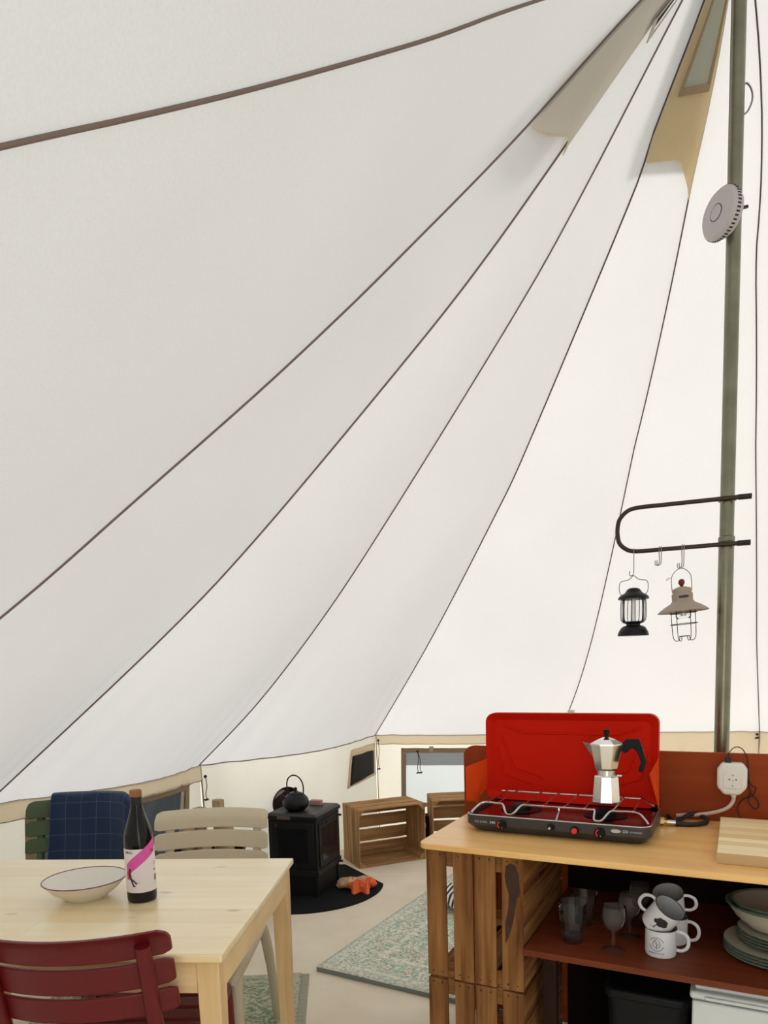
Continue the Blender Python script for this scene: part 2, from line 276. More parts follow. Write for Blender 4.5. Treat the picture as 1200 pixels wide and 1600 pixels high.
# ------------------------------------------------------------ mesh helpers
def V(*a): return Vector(a)
def spline(pts, k=6, closed=False):
    P = [Vector(p) for p in pts]; n = len(P); out_ = []
    rng = range(n if closed else n-1)
    for i in rng:
        if closed: a, b, c, d = P[(i-1) % n], P[i], P[(i+1) % n], P[(i+2) % n]
        else: a, b, c, d = P[max(i-1, 0)], P[i], P[i+1], P[min(i+2, n-1)]
        for j in range(k):
            t = j/k
            out_.append(.5*((2*b)+(c-a)*t+(2*a-5*b+4*c-d)*t*t+(3*b-a-3*c+d)*t**3))
    if not closed: out_.append(P[-1])
    return out_
class MB:
    def __init__(s): s.bm = bmesh.new(); s.uv = None
    def face(s, vs):
        try: return s.bm.faces.new(vs)
        except ValueError: return None
    def box(s, x0, x1, y0, y1, z0, z1, M=None):
        c = [(x, y, z) for z in (z0, z1) for y in (y0, y1) for x in (x0, x1)]
        v = [s.bm.verts.new((M @ Vector(p)) if M else p) for p in c]
        for f in ((0, 2, 3, 1), (4, 5, 7, 6), (0, 1, 5, 4), (2, 6, 7, 3), (0, 4, 6, 2), (1, 3, 7, 5)): s.face([v[i] for i in f])
        return s
    def hexa(s, lo, hi):
        """lo, hi: 4 points each, same winding"""
        n = len(lo); a = [s.bm.verts.new(p) for p in lo]; b = [s.bm.verts.new(p) for p in hi]
        s.face(a[::-1]); s.face(b)
        for i in range(n): s.face((a[i], a[(i+1) % n], b[(i+1) % n], b[i]))
        return s
    def prism(s, poly, z0, z1, M=None, f0=1.0):
        """poly in xy extruded in z"""
        cx = sum(p[0] for p in poly)/len(poly); cy = sum(p[1] for p in poly)/len(poly)
        lo = [Vector((cx+(p[0]-cx)*f0, cy+(p[1]-cy)*f0, z0)) for p in poly]; hi = [Vector((p[0], p[1], z1)) for p in poly]
        if M: lo = [M @ p for p in lo]; hi = [M @ p for p in hi]
        return s.hexa(lo, hi)
    def tube(s, pts, r, n=8, closed=False, cap=True, flat=1.0, up=None):
        P = [Vector(p) for p in pts]; rings = []; m = len(P); prev = None
        for i, p in enumerate(P):
            if closed: t = P[(i+1) % m]-P[(i-1) % m]
            else: t = P[min(i+1, m-1)]-P[max(i-1, 0)]
            if t.length < 1e-9: t = Vector((0, 0, 1))
            t.normalize()
            if prev is None:
                u = Vector(up) if up else (Vector((0, 0, 1)) if abs(t.z) < .9 else Vector((1, 0, 0)))
            else: u = prev
            u = (u-t*u.dot(t)); u.normalize(); prev = u; w_ = t.cross(u)
            rr = r[i] if isinstance(r, (list, tuple)) else r
            rings.append([s.bm.verts.new(p+u*cos(2*PI*k/n)*rr+w_*sin(2*PI*k/n)*rr*flat) for k in range(n)])
        for i in range(m if closed else m-1):
            a, b = rings[i], rings[(i+1) % m]
            for k in range(n): s.face((a[k], a[(k+1) % n], b[(k+1) % n], b[k]))
        if cap and not closed: s.face(rings[0][::-1]); s.face(rings[-1])
        return s
    def cyl(s, p0, p1, r0, r1=None, n=20): return s.tube([p0, p1], [r0, r0 if r1 is None else r1], n)
    def lathe(s, prof, n=32, M=None, a0=0.0):
        rings = []
        for r, z in prof:
            if r < 1e-6: rings.append([s.bm.verts.new((M @ Vector((0, 0, z))) if M else (0, 0, z))])
            else:
                ps = [Vector((r*cos(a0+2*PI*k/n), r*sin(a0+2*PI*k/n), z)) for k in range(n)]
                rings.append([s.bm.verts.new((M @ p) if M else p) for p in ps])
        for a, b in zip(rings, rings[1:]):
            for k in range(n):
                k2 = (k+1) % n
                if len(a) == 1 and len(b) == 1: continue
                if len(a) == 1: s.face((a[0], b[k2], b[k]))
                elif len(b) == 1: s.face((a[k], a[k2], b[0]))
                else: s.face((a[k], a[k2], b[k2], b[k]))
        return s
    def grid(s, f, nu, nv, uvf=None, skip=None, thick=None):
        """f(u,v)->point, 0..1; optional uv; skip(u,v) for holes"""
        vs = [[s.bm.verts.new(f(i/nu, j/nv)) for j in range(nv+1)] for i in range(nu+1)]
        if uvf and not s.uv: s.uv = s.bm.loops.layers.uv.new('UVMap')
        for i in range(nu):
            for j in range(nv):
                if skip and skip((i+.5)/nu, (j+.5)/nv): continue
                fc = s.face((vs[i][j], vs[i+1][j], vs[i+1][j+1], vs[i][j+1]))
                if uvf and fc:
                    for lp, (a, b) in zip(fc.loops, ((i, j), (i+1, j), (i+1, j+1), (i, j+1))): lp[s.uv].uv = uvf(a/nu, b/nv)
        return s
    def build(s, name, mat, parent=None, smooth=True, bevel=0, seg=2, angle=35, solid=0, loose=False):
        if not (loose): bmesh.ops.recalc_face_normals(s.bm, faces=s.bm.faces)
        me = D.meshes.new(name); s.bm.to_mesh(me); s.bm.free(); me.materials.append(MT[mat] if isinstance(mat, str) else mat)
        if smooth:
            me.polygons.foreach_set('use_smooth', [True]*len(me.polygons)); me.set_sharp_from_angle(angle=R(angle))
        o = D.objects.new(name, me); COL.objects.link(o)
        if parent: o.parent = parent
        if solid:
            md = o.modifiers.new('solidify', 'SOLIDIFY'); md.thickness = solid; md.offset = 0
        if bevel:
            md = o.modifiers.new('bevel', 'BEVEL'); md.width = bevel; md.segments = seg; md.limit_method = 'ANGLE'; md.angle_limit = R(40)
        return o
def thing(name, label, cat, loc=(0, 0, 0), rz=0, group=None):
    o = D.objects.new(name, None); COL.objects.link(o); o.location = loc; o.rotation_euler = (0, 0, rz); o.empty_display_size = .05
    o['label'] = label; o['category'] = cat
    if group: o['group'] = group
    return o
def tag(o, label, cat, group=None, loc=None, rz=None):
    o['label'] = label; o['category'] = cat
    if group: o['group'] = group
    if loc is not None: o.location = loc
    if rz is not None: o.rotation_euler = (0, 0, rz)
    return o
def struct(o, label=None):
    o['kind'] = 'structure'
    if label: o['label'] = label
    return o
def dup(root, label=None, loc=None, rz=None, rot=None):
    r = root.copy(); COL.objects.link(r)
    if loc is not None: r.location = loc
    if rz is not None: r.rotation_euler = (0, 0, rz)
    if rot is not None: r.rotation_euler = rot
    if label: r['label'] = label
    for ch in list(root.children):
        c = ch.copy(); COL.objects.link(c); c.parent = r
        for g_ in list(ch.children):
            d = g_.copy(); COL.objects.link(d); d.parent = c
    return r
def text(name, body, size, mat, parent, M, wrap=None, extrude=.0004, spacing=1.0, align='CENTER'):
    cu = D.curves.new(name, 'FONT'); cu.body = body; cu.size = size; cu.extrude = extrude; cu.align_x = align; cu.align_y = 'CENTER'; cu.space_character = spacing
    tmp = D.objects.new('tmp_text', cu); COL.objects.link(tmp)
    dg = bpy.context.evaluated_depsgraph_get(); me = D.meshes.new_from_object(tmp.evaluated_get(dg))
    D.objects.remove(tmp); D.curves.remove(cu)
    for v in me.vertices:
        p = v.co.copy()
        if wrap: a = p.x/wrap; p = Vector(((wrap+p.z)*sin(a), p.y, (wrap+p.z)*cos(a)))   # wraps round local y axis
        v.co = M @ p
    me.name = name; me.materials.clear(); me.materials.append(MT[mat]); o = D.objects.new(name, me); COL.objects.link(o); o.parent = parent
    return o
def rrect(x0, x1, y0, y1, r, k=5):
    P = []
    for cx, cy, a0 in ((x1-r, y1-r, 0), (x0+r, y1-r, 90), (x0+r, y0+r, 180), (x1-r, y0+r, 270)):
        for i in range(k+1):
            a = R(a0+90*i/k); P.append((cx+r*cos(a), cy+r*sin(a)))
    return P

# ============================================================ THE TENT
CX, CY = 1.185, 2.40
UNI = [(.03, 3.69), (.16, 3.5), (.5, 3.1), (.79, 2.74), (1.06, 2.44), (1.36, 2.06), (1.62, 1.78), (1.78, 1.62), (2.0, 1.4), (2.28, 1.18), (2.87, .81)]
SEAMS = {  # angle : profile (r,z)
 200: [(.03, 3.66), (.39, 3.3), (.82, 2.83), (1.18, 2.46), (1.35, 2.29), (1.58, 2.07), (1.91, 1.77), (2.21, 1.5), (2.87, .95)],
 170: [(.03, 3.68), (.22, 3.45), (.54, 3.06), (.80, 2.75), (1.07, 2.46), (1.67, 1.86), (2.10, 1.48), (2.86, .88), (2.95, .81)],
 145.4: [(.03, 3.68), (.17, 3.5), (.5, 3.04), (.77, 2.70), (1.36, 2.04), (1.78, 1.6), (2.26, 1.17), (2.75, .81)],
 112.7: [(.03, 3.68), (.14, 3.52), (.39, 3.23), (.46, 3.12), (1.17, 2.39), (1.45, 2.14), (2.29, 1.48), (3.25, .81)],
 86.2: [(.03, 3.68), (.14, 3.527), (.41, 3.205), (.47, 3.139), (1.11, 2.379), (1.8, 1.61), (2.3, 1.17), (2.85, .81)],
 58.8: [(.03, 3.68), (.16, 3.505), (.63, 2.936), (1.15, 2.326), (1.96, 1.44), (2.90, .81)],
 28: UNI, -2: UNI, -32: UNI, -62: UNI, -75: [(.03, 3.66), (1.2, 2.75), (2.32, 1.8), (2.9, 1.35)], -92+0: None,
 228: [(.03, 3.60), (.7, 3.06), (1.367, 2.543), (1.567, 2.384), (1.728, 2.261), (1.974, 2.078), (2.151, 1.951), (2.285, 1.857), (2.9, 1.42)],
 244: [(.03, 3.64), (1.5, 2.85), (2.95, 2.05)],
}
del SEAMS[-92]; SEAMS[-100] = SEAMS.pop(-75)   # right hand side of the doorway
order = [244, 228, 200, 170, 145.4, 112.7, 86.2, 58.8, 28, -2, -32, -66, -100, -116]
SEAMS[-66] = UNI; SEAMS[-116] = SEAMS[244]
SAG = {(200, 228): .0, (170, 200): .05, (145.4, 170): .19, (112.7, 145.4): .24, (86.2, 112.7): .13, (58.8, 86.2): .05}
DRIFT = {58.8: [(0, 40), (.16, 46.1), (.63, 56.4), (1.15, 58), (1.96, 58.7), (3, 59)], 86.2: [(0, 74), (.14, 78), (.41, 82.8), (.47, 83.2), (1.11, 85.8), (2.6, 86.6), (3, 86.4)]}
def ang(th, r):      # the cloth hangs a little askew from the peak, so two seams drift round it
    if th not in DRIFT: return th % 360
    d = DRIFT[th]
    for (r0, a0), (r1, a1) in zip(d, d[1:]):
        if r <= r1: return a0+(a1-a0)*(r-r0)/(r1-r0)
    return d[-1][1]
def resample(th, n=40):
    P = spline([(r, 0, z) for r, z in SEAMS[th]], 8)
    L_ = [0]
    for a, b in zip(P, P[1:]): L_.append(L_[-1]+(b-a).length)
    o = []
    for i in range(n+1):
        t = L_[-1]*i/n; k = 0
        while k < len(L_)-2 and L_[k+1] < t: k += 1
        f = (t-L_[k])/max(1e-9, L_[k+1]-L_[k]); p = P[k].lerp(P[k+1], min(1, f))
        a = R(ang(th, p.x)); o.append(Vector((CX+p.x*cos(a), CY+p.x*sin(a), p.z)))
    return o
SL = {th: resample(th) for th in SEAMS}
def seam_pt(th, v):
    x = max(0, min(1, v))*40; i = min(39, int(x)); return SL[th][i].lerp(SL[th][i+1], x-i)
def roof_pt(a, b, s, v, off=0.0):
    """a,b seam angles; s across 0..1 ; v down 0..1"""
    p = seam_pt(a, v).lerp(seam_pt(b, v), s)
    sg = SAG.get((b, a), SAG.get((a, b), .10 if not (a in (228, -100) or b in (228, -100)) else .0))
    inw = Vector((CX-p.x, CY-p.y, 0)); inw.normalize()
    k = math.sin(PI*max(0, min(1, s)))
    p = p+inw*(sg*k*v**2.2)
    n_ = (inw+Vector((0, 0, -1.0))); n_.normalize()
    if v > .7:      # small stress folds running up from the corner guy points
        e = (v-.7)/.3; s_ = max(0, min(1, s)); p = p+n_*(.007*e*(1-e*.3)*(math.exp(-5*s_)*sin(52*s_)+math.exp(-5*(1-s_))*sin(52*(1-s_))))
    return p+n_*off
pairs = list(zip(order, order[1:]))
mb = MB()
for a, b in pairs: mb.grid(lambda u, v, a=a, b=b: roof_pt(a, b, u, v), 60, 50)
roof = struct(mb.build('ceiling', 'canvas', loose=True), 'white canvas roof of the bell tent rising to a peak')
bmr = roof.data
# seams : stitched tape lines along every panel join
for i, th in enumerate(order):
    P = []
    for j in range(61):
        v = .01+.99*j/60; p = seam_pt(th, v); inw = Vector((CX-p.x, CY-p.y, -1.2)); inw.normalize(); P.append(p+inw*.004)
    m_ = MB().tube(P, .0036 if th not in (228, 244, 200) else .0028, 6, flat=.8)
    struct(m_.build('trim_%d' % (i+1), 'seam' if th in (228, 200, 170, 145.4) else 'seam_dark'))
# walls hang from the eave, slightly pulled in at the foot
def wall_pt(a, b, s, t, off=0.0):
    """t = 0 eave .. 1 ground"""
    top = roof_pt(a, b, s, 1.0)
    q0, q1 = seam_pt(a, 1), seam_pt(b, 1); ft = q0.lerp(q1, s); ft = Vector((ft.x, ft.y, .0))
    inw = Vector((CX-ft.x, CY-ft.y, 0)); inw.normalize()
    ft = ft+inw*.02
    q_ = top.lerp(ft, 1-(1-max(0, t))**2); q_.z = top.z*(1-t)
    p = q_+inw*(.012*sin(9*PI*s+1)*t*(1-t))
    return p+inw*off
def wall(name, prs, hole=None, label=None):
    mb = MB()
    for a, b in prs:
        sk = None
        if hole and hole[0] == (a, b):
            _, s0, s1, t0, t1 = hole
            sk = lambda u, v, s0=s0, s1=s1, t0=t0, t1=t1: s0 < u < s1 and t0 < v < t1
        mb.grid(lambda u, v, a=a, b=b: wall_pt(a, b, u, v), 40, 30, skip=sk)
    return struct(mb.build(name, 'wall', loose=True), label)
# window on the panel 170-145.4 and on the panel 112.7-86.2
W1 = ((170, 145.4), .125, .85, .1333, .7); W2 = ((112.7, 86.2), .15, .875, .1667, .6667)
wall('wall_left', [(228, 200), (200, 170), (170, 145.4)], W1, 'left canvas wall behind the chairs')
wl = wall('wall_back', [(145.4, 112.7), (112.7, 86.2)], W2, 'back canvas wall behind stove and crates')
wall('wall_right', [(86.2, 58.8), (58.8, 28), (28, -2)], None, 'canvas wall behind the kitchen counter')
wall('wall_front', [(244, 228), (-2, -32), (-32, -66), (-66, -100)], None)
def window(idx, W, pane, frame_w):
    (a, b), s0, s1, t0, t1 = W
    P = lambda s, t, off=0: wall_pt(a, b, s, t, off)
    L_ = (seam_pt(a, 1)-seam_pt(b, 1)).length; fs = frame_w/L_; ft = frame_w/.81
    mb = MB()
    for (x0, x1, y0, y1) in ((s0-fs, s1+fs, t0-ft, t0+.004), (s0-fs, s1+fs, t1, t1+ft), (s0-fs, s0+.003, t0, t1), (s1-.003, s1+fs, t0, t1)):
        mb.grid(lambda u, v: P(x0+(x1-x0)*u, y0+(y1-y0)*v, .012), 24, 24)
    fr = struct(mb.build('window_%d' % idx, 'frame', loose=True, solid=.006))
    mb = MB(); fo = .03 if pane == 'mesh_dark' else 0
    mb.grid(lambda u, v: P(s0-.01+(s1-s0+.02)*u, t0-.01+(t1-t0+.02)*v, -.004+.006*sin(u*46+3*v)*(1 if pane == 'mesh_dark' else .1)), 60, 20)
    mb.build('window_pane', pane, fr, loose=True)
    if pane == 'mesh_dark':      # pale inner facing along the side of the mesh
        for x0, x1 in ((s0, s0+.025), (s1-.03, s1-.002)):
            m2 = MB(); m2.grid(lambda u, v: P(x0+(x1-x0)*u, t0+(t1-t0)*v, .006), 3, 20); m2.build('window_facing', 'hem', fr, loose=True)
    else:                        # rolled-up grey blind along the top
        m2 = MB(); m2.grid(lambda u, v: P(s0+(s1-s0)*u, t0+(.13)*v, .004), 20, 3); m2.build('rolled_blind', 'blind', fr, loose=True)
        for x0 in (.27, .66):
            m3 = MB(); m3.grid(lambda u, v: P(x0+.022*u, t0-ft-.02+.06*v, .02), 3, 4); m3.build('blind_loop', 'wall', fr, loose=True, solid=.004)
    return fr
MT['blind'] = canvas('blind_grey', (.36, .38, .40), (.42, .45, .48), .45)
window(1, W1, 'mesh_dark', .035); window(2, W2, 'pane', .032)
# folded hem along the eave
hems = []
for k, ((a, b), hw) in enumerate((((170, 145.4), .105), ((200, 170), .105), ((112.7, 86.2), .088), ((86.2, 58.8), .2), ((58.8, 28), .2))):
    mb = MB(); mb.grid(lambda u, v: wall_pt(a, b, u, hw*v/1.0*(1.0), .012+.006*v+.003*sin(60*u)*v), 60, 5)
    struct(mb.build('trim_%d' % (20+k), 'hem', loose=True))
    mb = MB(); mb.tube([wall_pt(a, b, j/60, hw, .022) for j in range(61)], .0022, 5); struct(mb.build('trim_%d' % (30+k), 'seam'))
for k, (a, b) in enumerate(((170, 145.4), (200, 170), (145.4, 112.7), (112.7, 86.2), (86.2, 58.8), (58.8, 28))):
    mb = MB(); mb.tube([roof_pt(a, b, j/60, .999, .006) for j in range(61)], .0035, 5); struct(mb.build('trim_%d' % (40+k), 'seam'))
# corner seams down the walls
for k, th in enumerate((170, 145.4, 112.7, 86.2, 58.8)):
    a, b = order[order.index(th)], order[order.index(th)+1]
    mb = MB(); mb.tube([wall_pt(a, b, 0, j/20, .012) for j in range(21)], .004, 5, flat=2.2); struct(mb.build('trim_%d' % (50+k), 'frame'))
# black flue flap on the back wall
fl = MB(); fl.grid(lambda u, v: wall_pt(145.4, 112.7, .775+.19*u, .135+.22*v+.055*(1-u)*v, .02), 8, 8)
o = fl.build('flue_flap', 'black_cloth', wl, loose=True, solid=.008); o['label'] = 'black square cloth patch on the canvas wall'
fl = MB(); fl.grid(lambda u, v: wall_pt(145.4, 112.7, .755+.23*u, .07+.31*v+.055*(1-u)*v, .012), 8, 8)
fl.build('flap_backing', 'hem', wl, loose=True, solid=.003)
# vents high in the roof: (seam a, seam b, opening)
def vent(idx, a, b, vb, win, wmat, body='vent', rim='frame'):
    """vb(s) lower edge as v; win: polygon in (s,v)"""
    mb = MB(); mb.grid(lambda u, v: roof_pt(a, b, u, .004+(vb(u)-.004)*v, .012+.006*sin(PI*u)), 24, 24)
    pt_ = struct(mb.build('window_%d' % idx, body, loose=True))
    s0, s1, v0, v1 = win
    f = lambda u, v, off: roof_pt(a, b, s0+(s1-s0)*u, v0+(v1-v0)*v, off)
    m2 = MB(); m2.grid(lambda u, v: f(u, v, .026), 8, 16); m2.build('vent_mesh', wmat, pt_, loose=True)
    m3 = MB()
    for (x0, x1, y0, y1) in ((-.14, 0, 0, 1.0), (1, 1.14, 0, 1.0), (-.14, 1.14, 1, 1.07)):
        m3.grid(lambda u, v: f(x0+(x1-x0)*u, y0+(y1-y0)*v, .032), 3, 16)
    m3.build('vent_frame', rim, pt_, loose=True, solid=.003)
    m4 = MB(); m4.tube([roof_pt(a, b, j/30, vb(j/30), .016+.006*sin(PI*j/30)) for j in range(31)], .002, 5); m4.build('vent_edge', 'hem', pt_)
MT['vent_clear'] = canvas('vent_pane', (.55, .60, .62), (.80, .88, .90), .6)
MT['vent_dark'] = canvas('vent_dark_mesh', (.06, .055, .055), (.10, .09, .09), .4)
vent(3, 112.7, 86.2, lambda s: .144+(.042*max(0, (s-.5)/.5)**2.2), (.22, .80, .02, .094), 'vent_clear')
vent(4, 200, 170, lambda s: .272-.105*s+.032*s**5, (.60, .93, .02, .098), 'vent_dark', 'vent_pale', 'vent_pale')
# rain hood outside over the second vent (its shade shows through the cloth)
mb = MB(); mb.grid(lambda u, v: roof_pt(200, 170, u, .01+(.262-.073*u)*v, -.06-.02*sin(PI*u)), 16, 16)
mb.grid(lambda u, v: roof_pt(228, 200, .80+.20*u, .01+(.245+.017*u)*v, -.06), 8, 16)
struct(mb.build('trim_60', 'canvas', loose=True))
mb = MB(); mb.grid(lambda u, v: roof_pt(112.7, 86.2, u, .01+.14*v, -.06), 16, 16); struct(mb.build('trim_61', 'canvas', loose=True))
# floor and ground
fp = [seam_pt(th, 1) for th in order]
mb = MB(); mb.prism([(p.x, p.y) for p in fp][::-1]+[], -.015, 0); fl = struct(mb.build('floor', 'floor', smooth=False), 'beige canvas groundsheet')
mb = MB(); mb.box(-25, 25, -25, 28, -.06, -.02); struct(mb.build('ground', 'grass', smooth=False))
# toggles and cords on the wall
def toggle(loc, ln, label, n=1):
    t = thing('toggle_cord', label, 'cord', loc)
    m = MB()
    for k in range(n):
        dx = .012*k
        m.tube(spline([(0, 0, 0), (.006+dx, 0, -ln*.4), (dx*1.6-.003, 0, -ln*.75), (.004+dx*1.8, 0, -ln)], 5), .0028, 5)
    m.build('cord', 'cord' if n > 1 else 'cord_t', t)
    m = MB()
    for k in range(n): m.tube([(-.012+.022*k, 0, -ln), (.012+.022*k, 0, -ln+.004)], .006, 8)
    m.build('toggle', 'rubber', t)
    m = MB(); m.lathe([(0, -.008), (.009, -.004), (.009, .004), (0, .008)], 10, Matrix.Translation((0, 0, -.002))@Matrix.Rotation(PI/2, 4, 'X')); m.build('eyelet', 'rubber', t)
MT['cord_t'] = pbr('taupe_cord', (.22, .17, .13), .8)
p = wall_pt(170, 145.4, 1.0, .08, .03); toggle((p.x+.012, p.y, p.z), .14, 'taupe toggle cord hanging at the wall corner behind the taupe chair')
p = wall_pt(112.7, 86.2, .0, .05, .03); toggle((p.x+.01, p.y, p.z), .23, 'long thin cord with toggle at the wall corner beside the black patch')
p = wall_pt(112.7, 86.2, .205, .155, .04); toggle((p.x, p.y, p.z), .17, 'pair of dark drawstrings with toggles hanging in the clear window', 2)
p = wall_pt(86.2, 58.8, .99, .02, .03); toggle((p.x, p.y, p.z), .03, 'tiny toggle at the wall corner right of the green pole')

# ============================================================ POLE and what hangs on it
t = thing('tent_pole', 'tall greenish steel tent pole standing behind the counter', 'pole', (CX, CY, 0))
m = MB(); m.cyl((0, 0, 0), (0, 0, 1.755), .0245, n=28); m.build('lower_tube', 'pole', t)
m = MB(); m.cyl((0, 0, 1.755), (0, 0, 3.67), .0225, n=28); m.build('upper_tube', 'pole', t)
m = MB(); m.lathe([(.0245, 1.74), (.0262, 1.742), (.0262, 1.757), (.0225, 1.76)], 28); m.build('joint_ring', 'pole', t)
m = MB(); m.tube(spline([(.018, 0, 3.075), (.034, -.003, 3.085), (.047, -.004, 3.115), (.045, -.004, 3.145), (.03, -.002, 3.168), (.016, 0, 3.16)], 5), .003, 6); m.build('wire_loop', 'hook', t)
m = MB(); m.cyl((0, 0, 0), (0, 0, .012), .05, n=24); m.build('foot_plate', 'rail', t)
# smoke detector
az = R(197)
t = thing('smoke_detector', 'round grey-white smoke detector fixed high on the pole', 'smoke detector', (CX+.0245*cos(az), CY+.0245*sin(az), 2.775), az)
Mx = Matrix.Rotation(PI/2, 4, 'Y')
m = MB(); m.lathe([(0, 0), (.066, 0), (.068, .008), (.066, .014)], 48, Mx); m.build('mounting_base', 'detector', t)
m = MB(); m.lathe([(.066, .014), (.074, .016), (.076, .026), (.074, .034), (.066, .043), (.045, .047), (0, .048)], 56, Mx); m.build('body', 'detector', t)
m = MB()
for k in range(44):
    a = 2*PI*k/44; m.box(-.0022, .0022, .0740, .0765, .019, .031, Mx @ Matrix.Rotation(a, 4, 'Z'))
m.build('vent_slots', 'slot', t)
m = MB(); m.lathe([(0, .049), (.022, .049), (.0225, .047)], 30, Mx); b_ = m.build('test_button', 'detector', t)
m = MB(); m.tube([Mx @ Vector((.0235*cos(a), .0235*sin(a), .048)) for a in [2*PI*i/30 for i in range(30)]], .0009, 5, closed=True); m.build('button_ring', 'slot', b_)
t2 = MB(); t2.box(-.03, .0, .045, .052, -.012, -.004, Matrix.Rotation(.3, 4, 'Y')); t2.build('clip', 'rubber', t)

# hanger rail clamped on the pole
rv = Vector((-.29, .12, 0)).normalized(); rn = Vector((-rv.y, rv.x, 0))
RZ = math.atan2(rv.y, rv.x)
t = thing('hanging_rail', 'dark U-shaped metal rail clamped to the pole carrying the lanterns', 'rail', (CX, CY, 1.73), RZ)
yo = .0245+.007     # local +x outwards from the pole, rails run beside it
P = [(-.068, yo, .15)] + [(x, yo, .15) for x in (0, .1, .2, .275)] + [(.315, yo, .143), (.342, yo, .118), (.35, yo, .09), (.35, yo, .06), (.342, yo, .03), (.315, yo, .007), (.28, yo, 0)] + [(x, yo, 0) for x in (.2, .1, 0)] + [(-.068, yo, -.002)]
m = MB(); m.tube(spline(P, 4), .0075, 12); m.build('bent_tube', 'rail', t)
for z in (.15, 0):
    m = MB(); m.tube([(.028*cos(a), .028*sin(a), z) for a in [2*PI*i/24 for i in range(24)]], .003, 6, closed=True); m.build('clamp', 'rail', t)
    m = MB(); m.cyl((-.070, yo, z-.001), (-.030, yo, z-.0005), .0092, n=14); m.build('end_sleeve', 'rubber', t)
def rail_at(x, z): p = Vector((CX, CY, 1.73))+rv*x+rn*yo*1.0+Vector((0, 0, z)); return p
def s_hook(x, label, ln=.062, two=False):
    t = thing('s_hook', label, 'hook', rail_at(x, 0), RZ, 's-hooks on the rail')
    m = MB()
    for k in range(2 if two else 1):
        o_ = .006*k
        pts = [(o_, -.0095, -.004), (o_, -.0095, .006), (o_, 0, .0105), (o_, .0095, .006), (o_*1.2, .0095, -.008), (o_, .002, -.03), (o_, 0, -ln+.01), (o_+.003, .001, -ln), (o_+.009, .002, -ln-.004), (o_+.014, .002, -ln+.002), (o_+.013, .002, -ln+.014)]
        m.tube(spline(pts, 4), .0016, 6)
    m.build('bent_wire', 'hook', t)
    return t
s_hook(.295, 'thin s-hook on the rail holding the small black lantern', .080); s_hook(.205, 'empty doubled s-hook on the rail between the two lanterns', .05, True); s_hook(.133, 's-hook on the rail holding the beige wide-brimmed lantern', .0655, True)
# black lantern
L1 = rail_at(.295, 0); t = thing('camping_lantern', 'small black camping lantern with glass cylinder hanging from the rail', 'lantern', (L1.x, L1.y, 1.436), RZ, )
m = MB(); m.lathe([(0, 0), (.052, 0), (.053, .004), (.050, .014), (.042, .028), (.034, .034), (.024, .036), (.024, .042), (.036, .046), (.037, .05), (0, .05)], 40); m.build('base', 'lan_black', t)
m = MB(); m.lathe([(0, .168), (.012, .168), (.022, .163), (.026, .156), (.031, .150), (.044, .143), (.051, .136), (.053, .129), (.050, .128), (.03, .132), (0, .132)], 40); m.build('cap', 'lan_black', t)
m = MB(); m.lathe([(.033, .05), (.036, .056), (.036, .125), (.033, .131)], 32); m.build('glass_cylinder', 'thin_glass', t)
m = MB(); m.cyl((0, 0, .05), (0, 0, .075), .009); m.cyl((0, 0, .075), (0, 0, .128), .0065); m.build('lamp_tube', 'alu_b', t)
m = MB()
for k in range(10):
    a = 2*PI*k/10+.2
    m.tube(spline([(.036*cos(a), .036*sin(a), .05), (.042*cos(a), .042*sin(a), .058), (.0435*cos(a), .0435*sin(a), .09), (.042*cos(a), .042*sin(a), .122), (.037*cos(a), .037*sin(a), .131)], 4), .0014, 5)
m.build('guard_wire', 'lan_black', t)
m = MB(); m.tube(spline([(-.040, 0, .145), (-.047, 0, .155), (-.048, 0, .178), (-.042, 0, .192), (-.018, 0, .197), (-.006, 0, .207), (0, 0, .211), (.006, 0, .207), (.018, 0, .197), (.042, 0, .192), (.048, 0, .178), (.047, 0, .155), (.040, 0, .145)], 4), .0015, 6); m.build('bail_handle', 'hook', t)
# beige lantern
L2 = rail_at(.125, 0); t = thing('camping_lantern', 'beige wide-brimmed camping lantern with wire cage hanging nearest the pole', 'lantern', (L2.x, L2.y, 1.41), RZ)
t.rotation_euler = (0, R(4), RZ)
m = MB(); m.lathe([(0, .188), (.012, .188), (.028, .182), (.031, .178), (.030, .166), (.034, .164), (.034, .14), (.040, .132), (.060, .121), (.078, .108), (.083, .103), (.082, .1015), (.058, .112), (.036, .124), (.028, .128), (0, .128)], 44); m.build('shade', 'lan_beige', t)
m = MB(); m.lathe([(0, .215), (.007, .213), (.0105, .206), (.0105, .2), (.006, .192), (.004, .186), (0, .186)], 20); m.build('ball_knob', 'lan_red', t)
m = MB(); m.prism(rrect(-.020, .012, -.004, .004, .0035), 0, .0025, Matrix.Translation((0, .0335, .152)) @ Matrix.Rotation(-PI/2, 4, 'X')); m.build('maker_plate', 'ink', t)
m = MB(); m.lathe([(.024, .128), (.025, .085), (.020, .078), (0, .077)], 28); m.build('glass_cup', 'thin_glass', t)
m = MB(); m.cyl((0, 0, .128), (0, 0, .088), .010, n=18); m.build('bulb', 'alu_b', t)
m = MB()
for k in range(4):
    a = 2*PI*k/4+.5
    q = lambda r, z, da=0: (r*cos(a+da), r*sin(a+da), z)
    m.tube(spline([q(.044, .118), q(.044, .07), q(.043, .03), q(.040, .012), q(.032, .003), q(.022, .004), q(.017, .018)], 4), .0013, 5)
for r, z in ((.0445, .098), (.0438, .06), (.017, .018)): m.tube([(r*cos(x), r*sin(x), z) for x in [2*PI*i/28 for i in range(28)]], .0013, 5, closed=True)
m.build('wire_cage', 'lan_black', t)
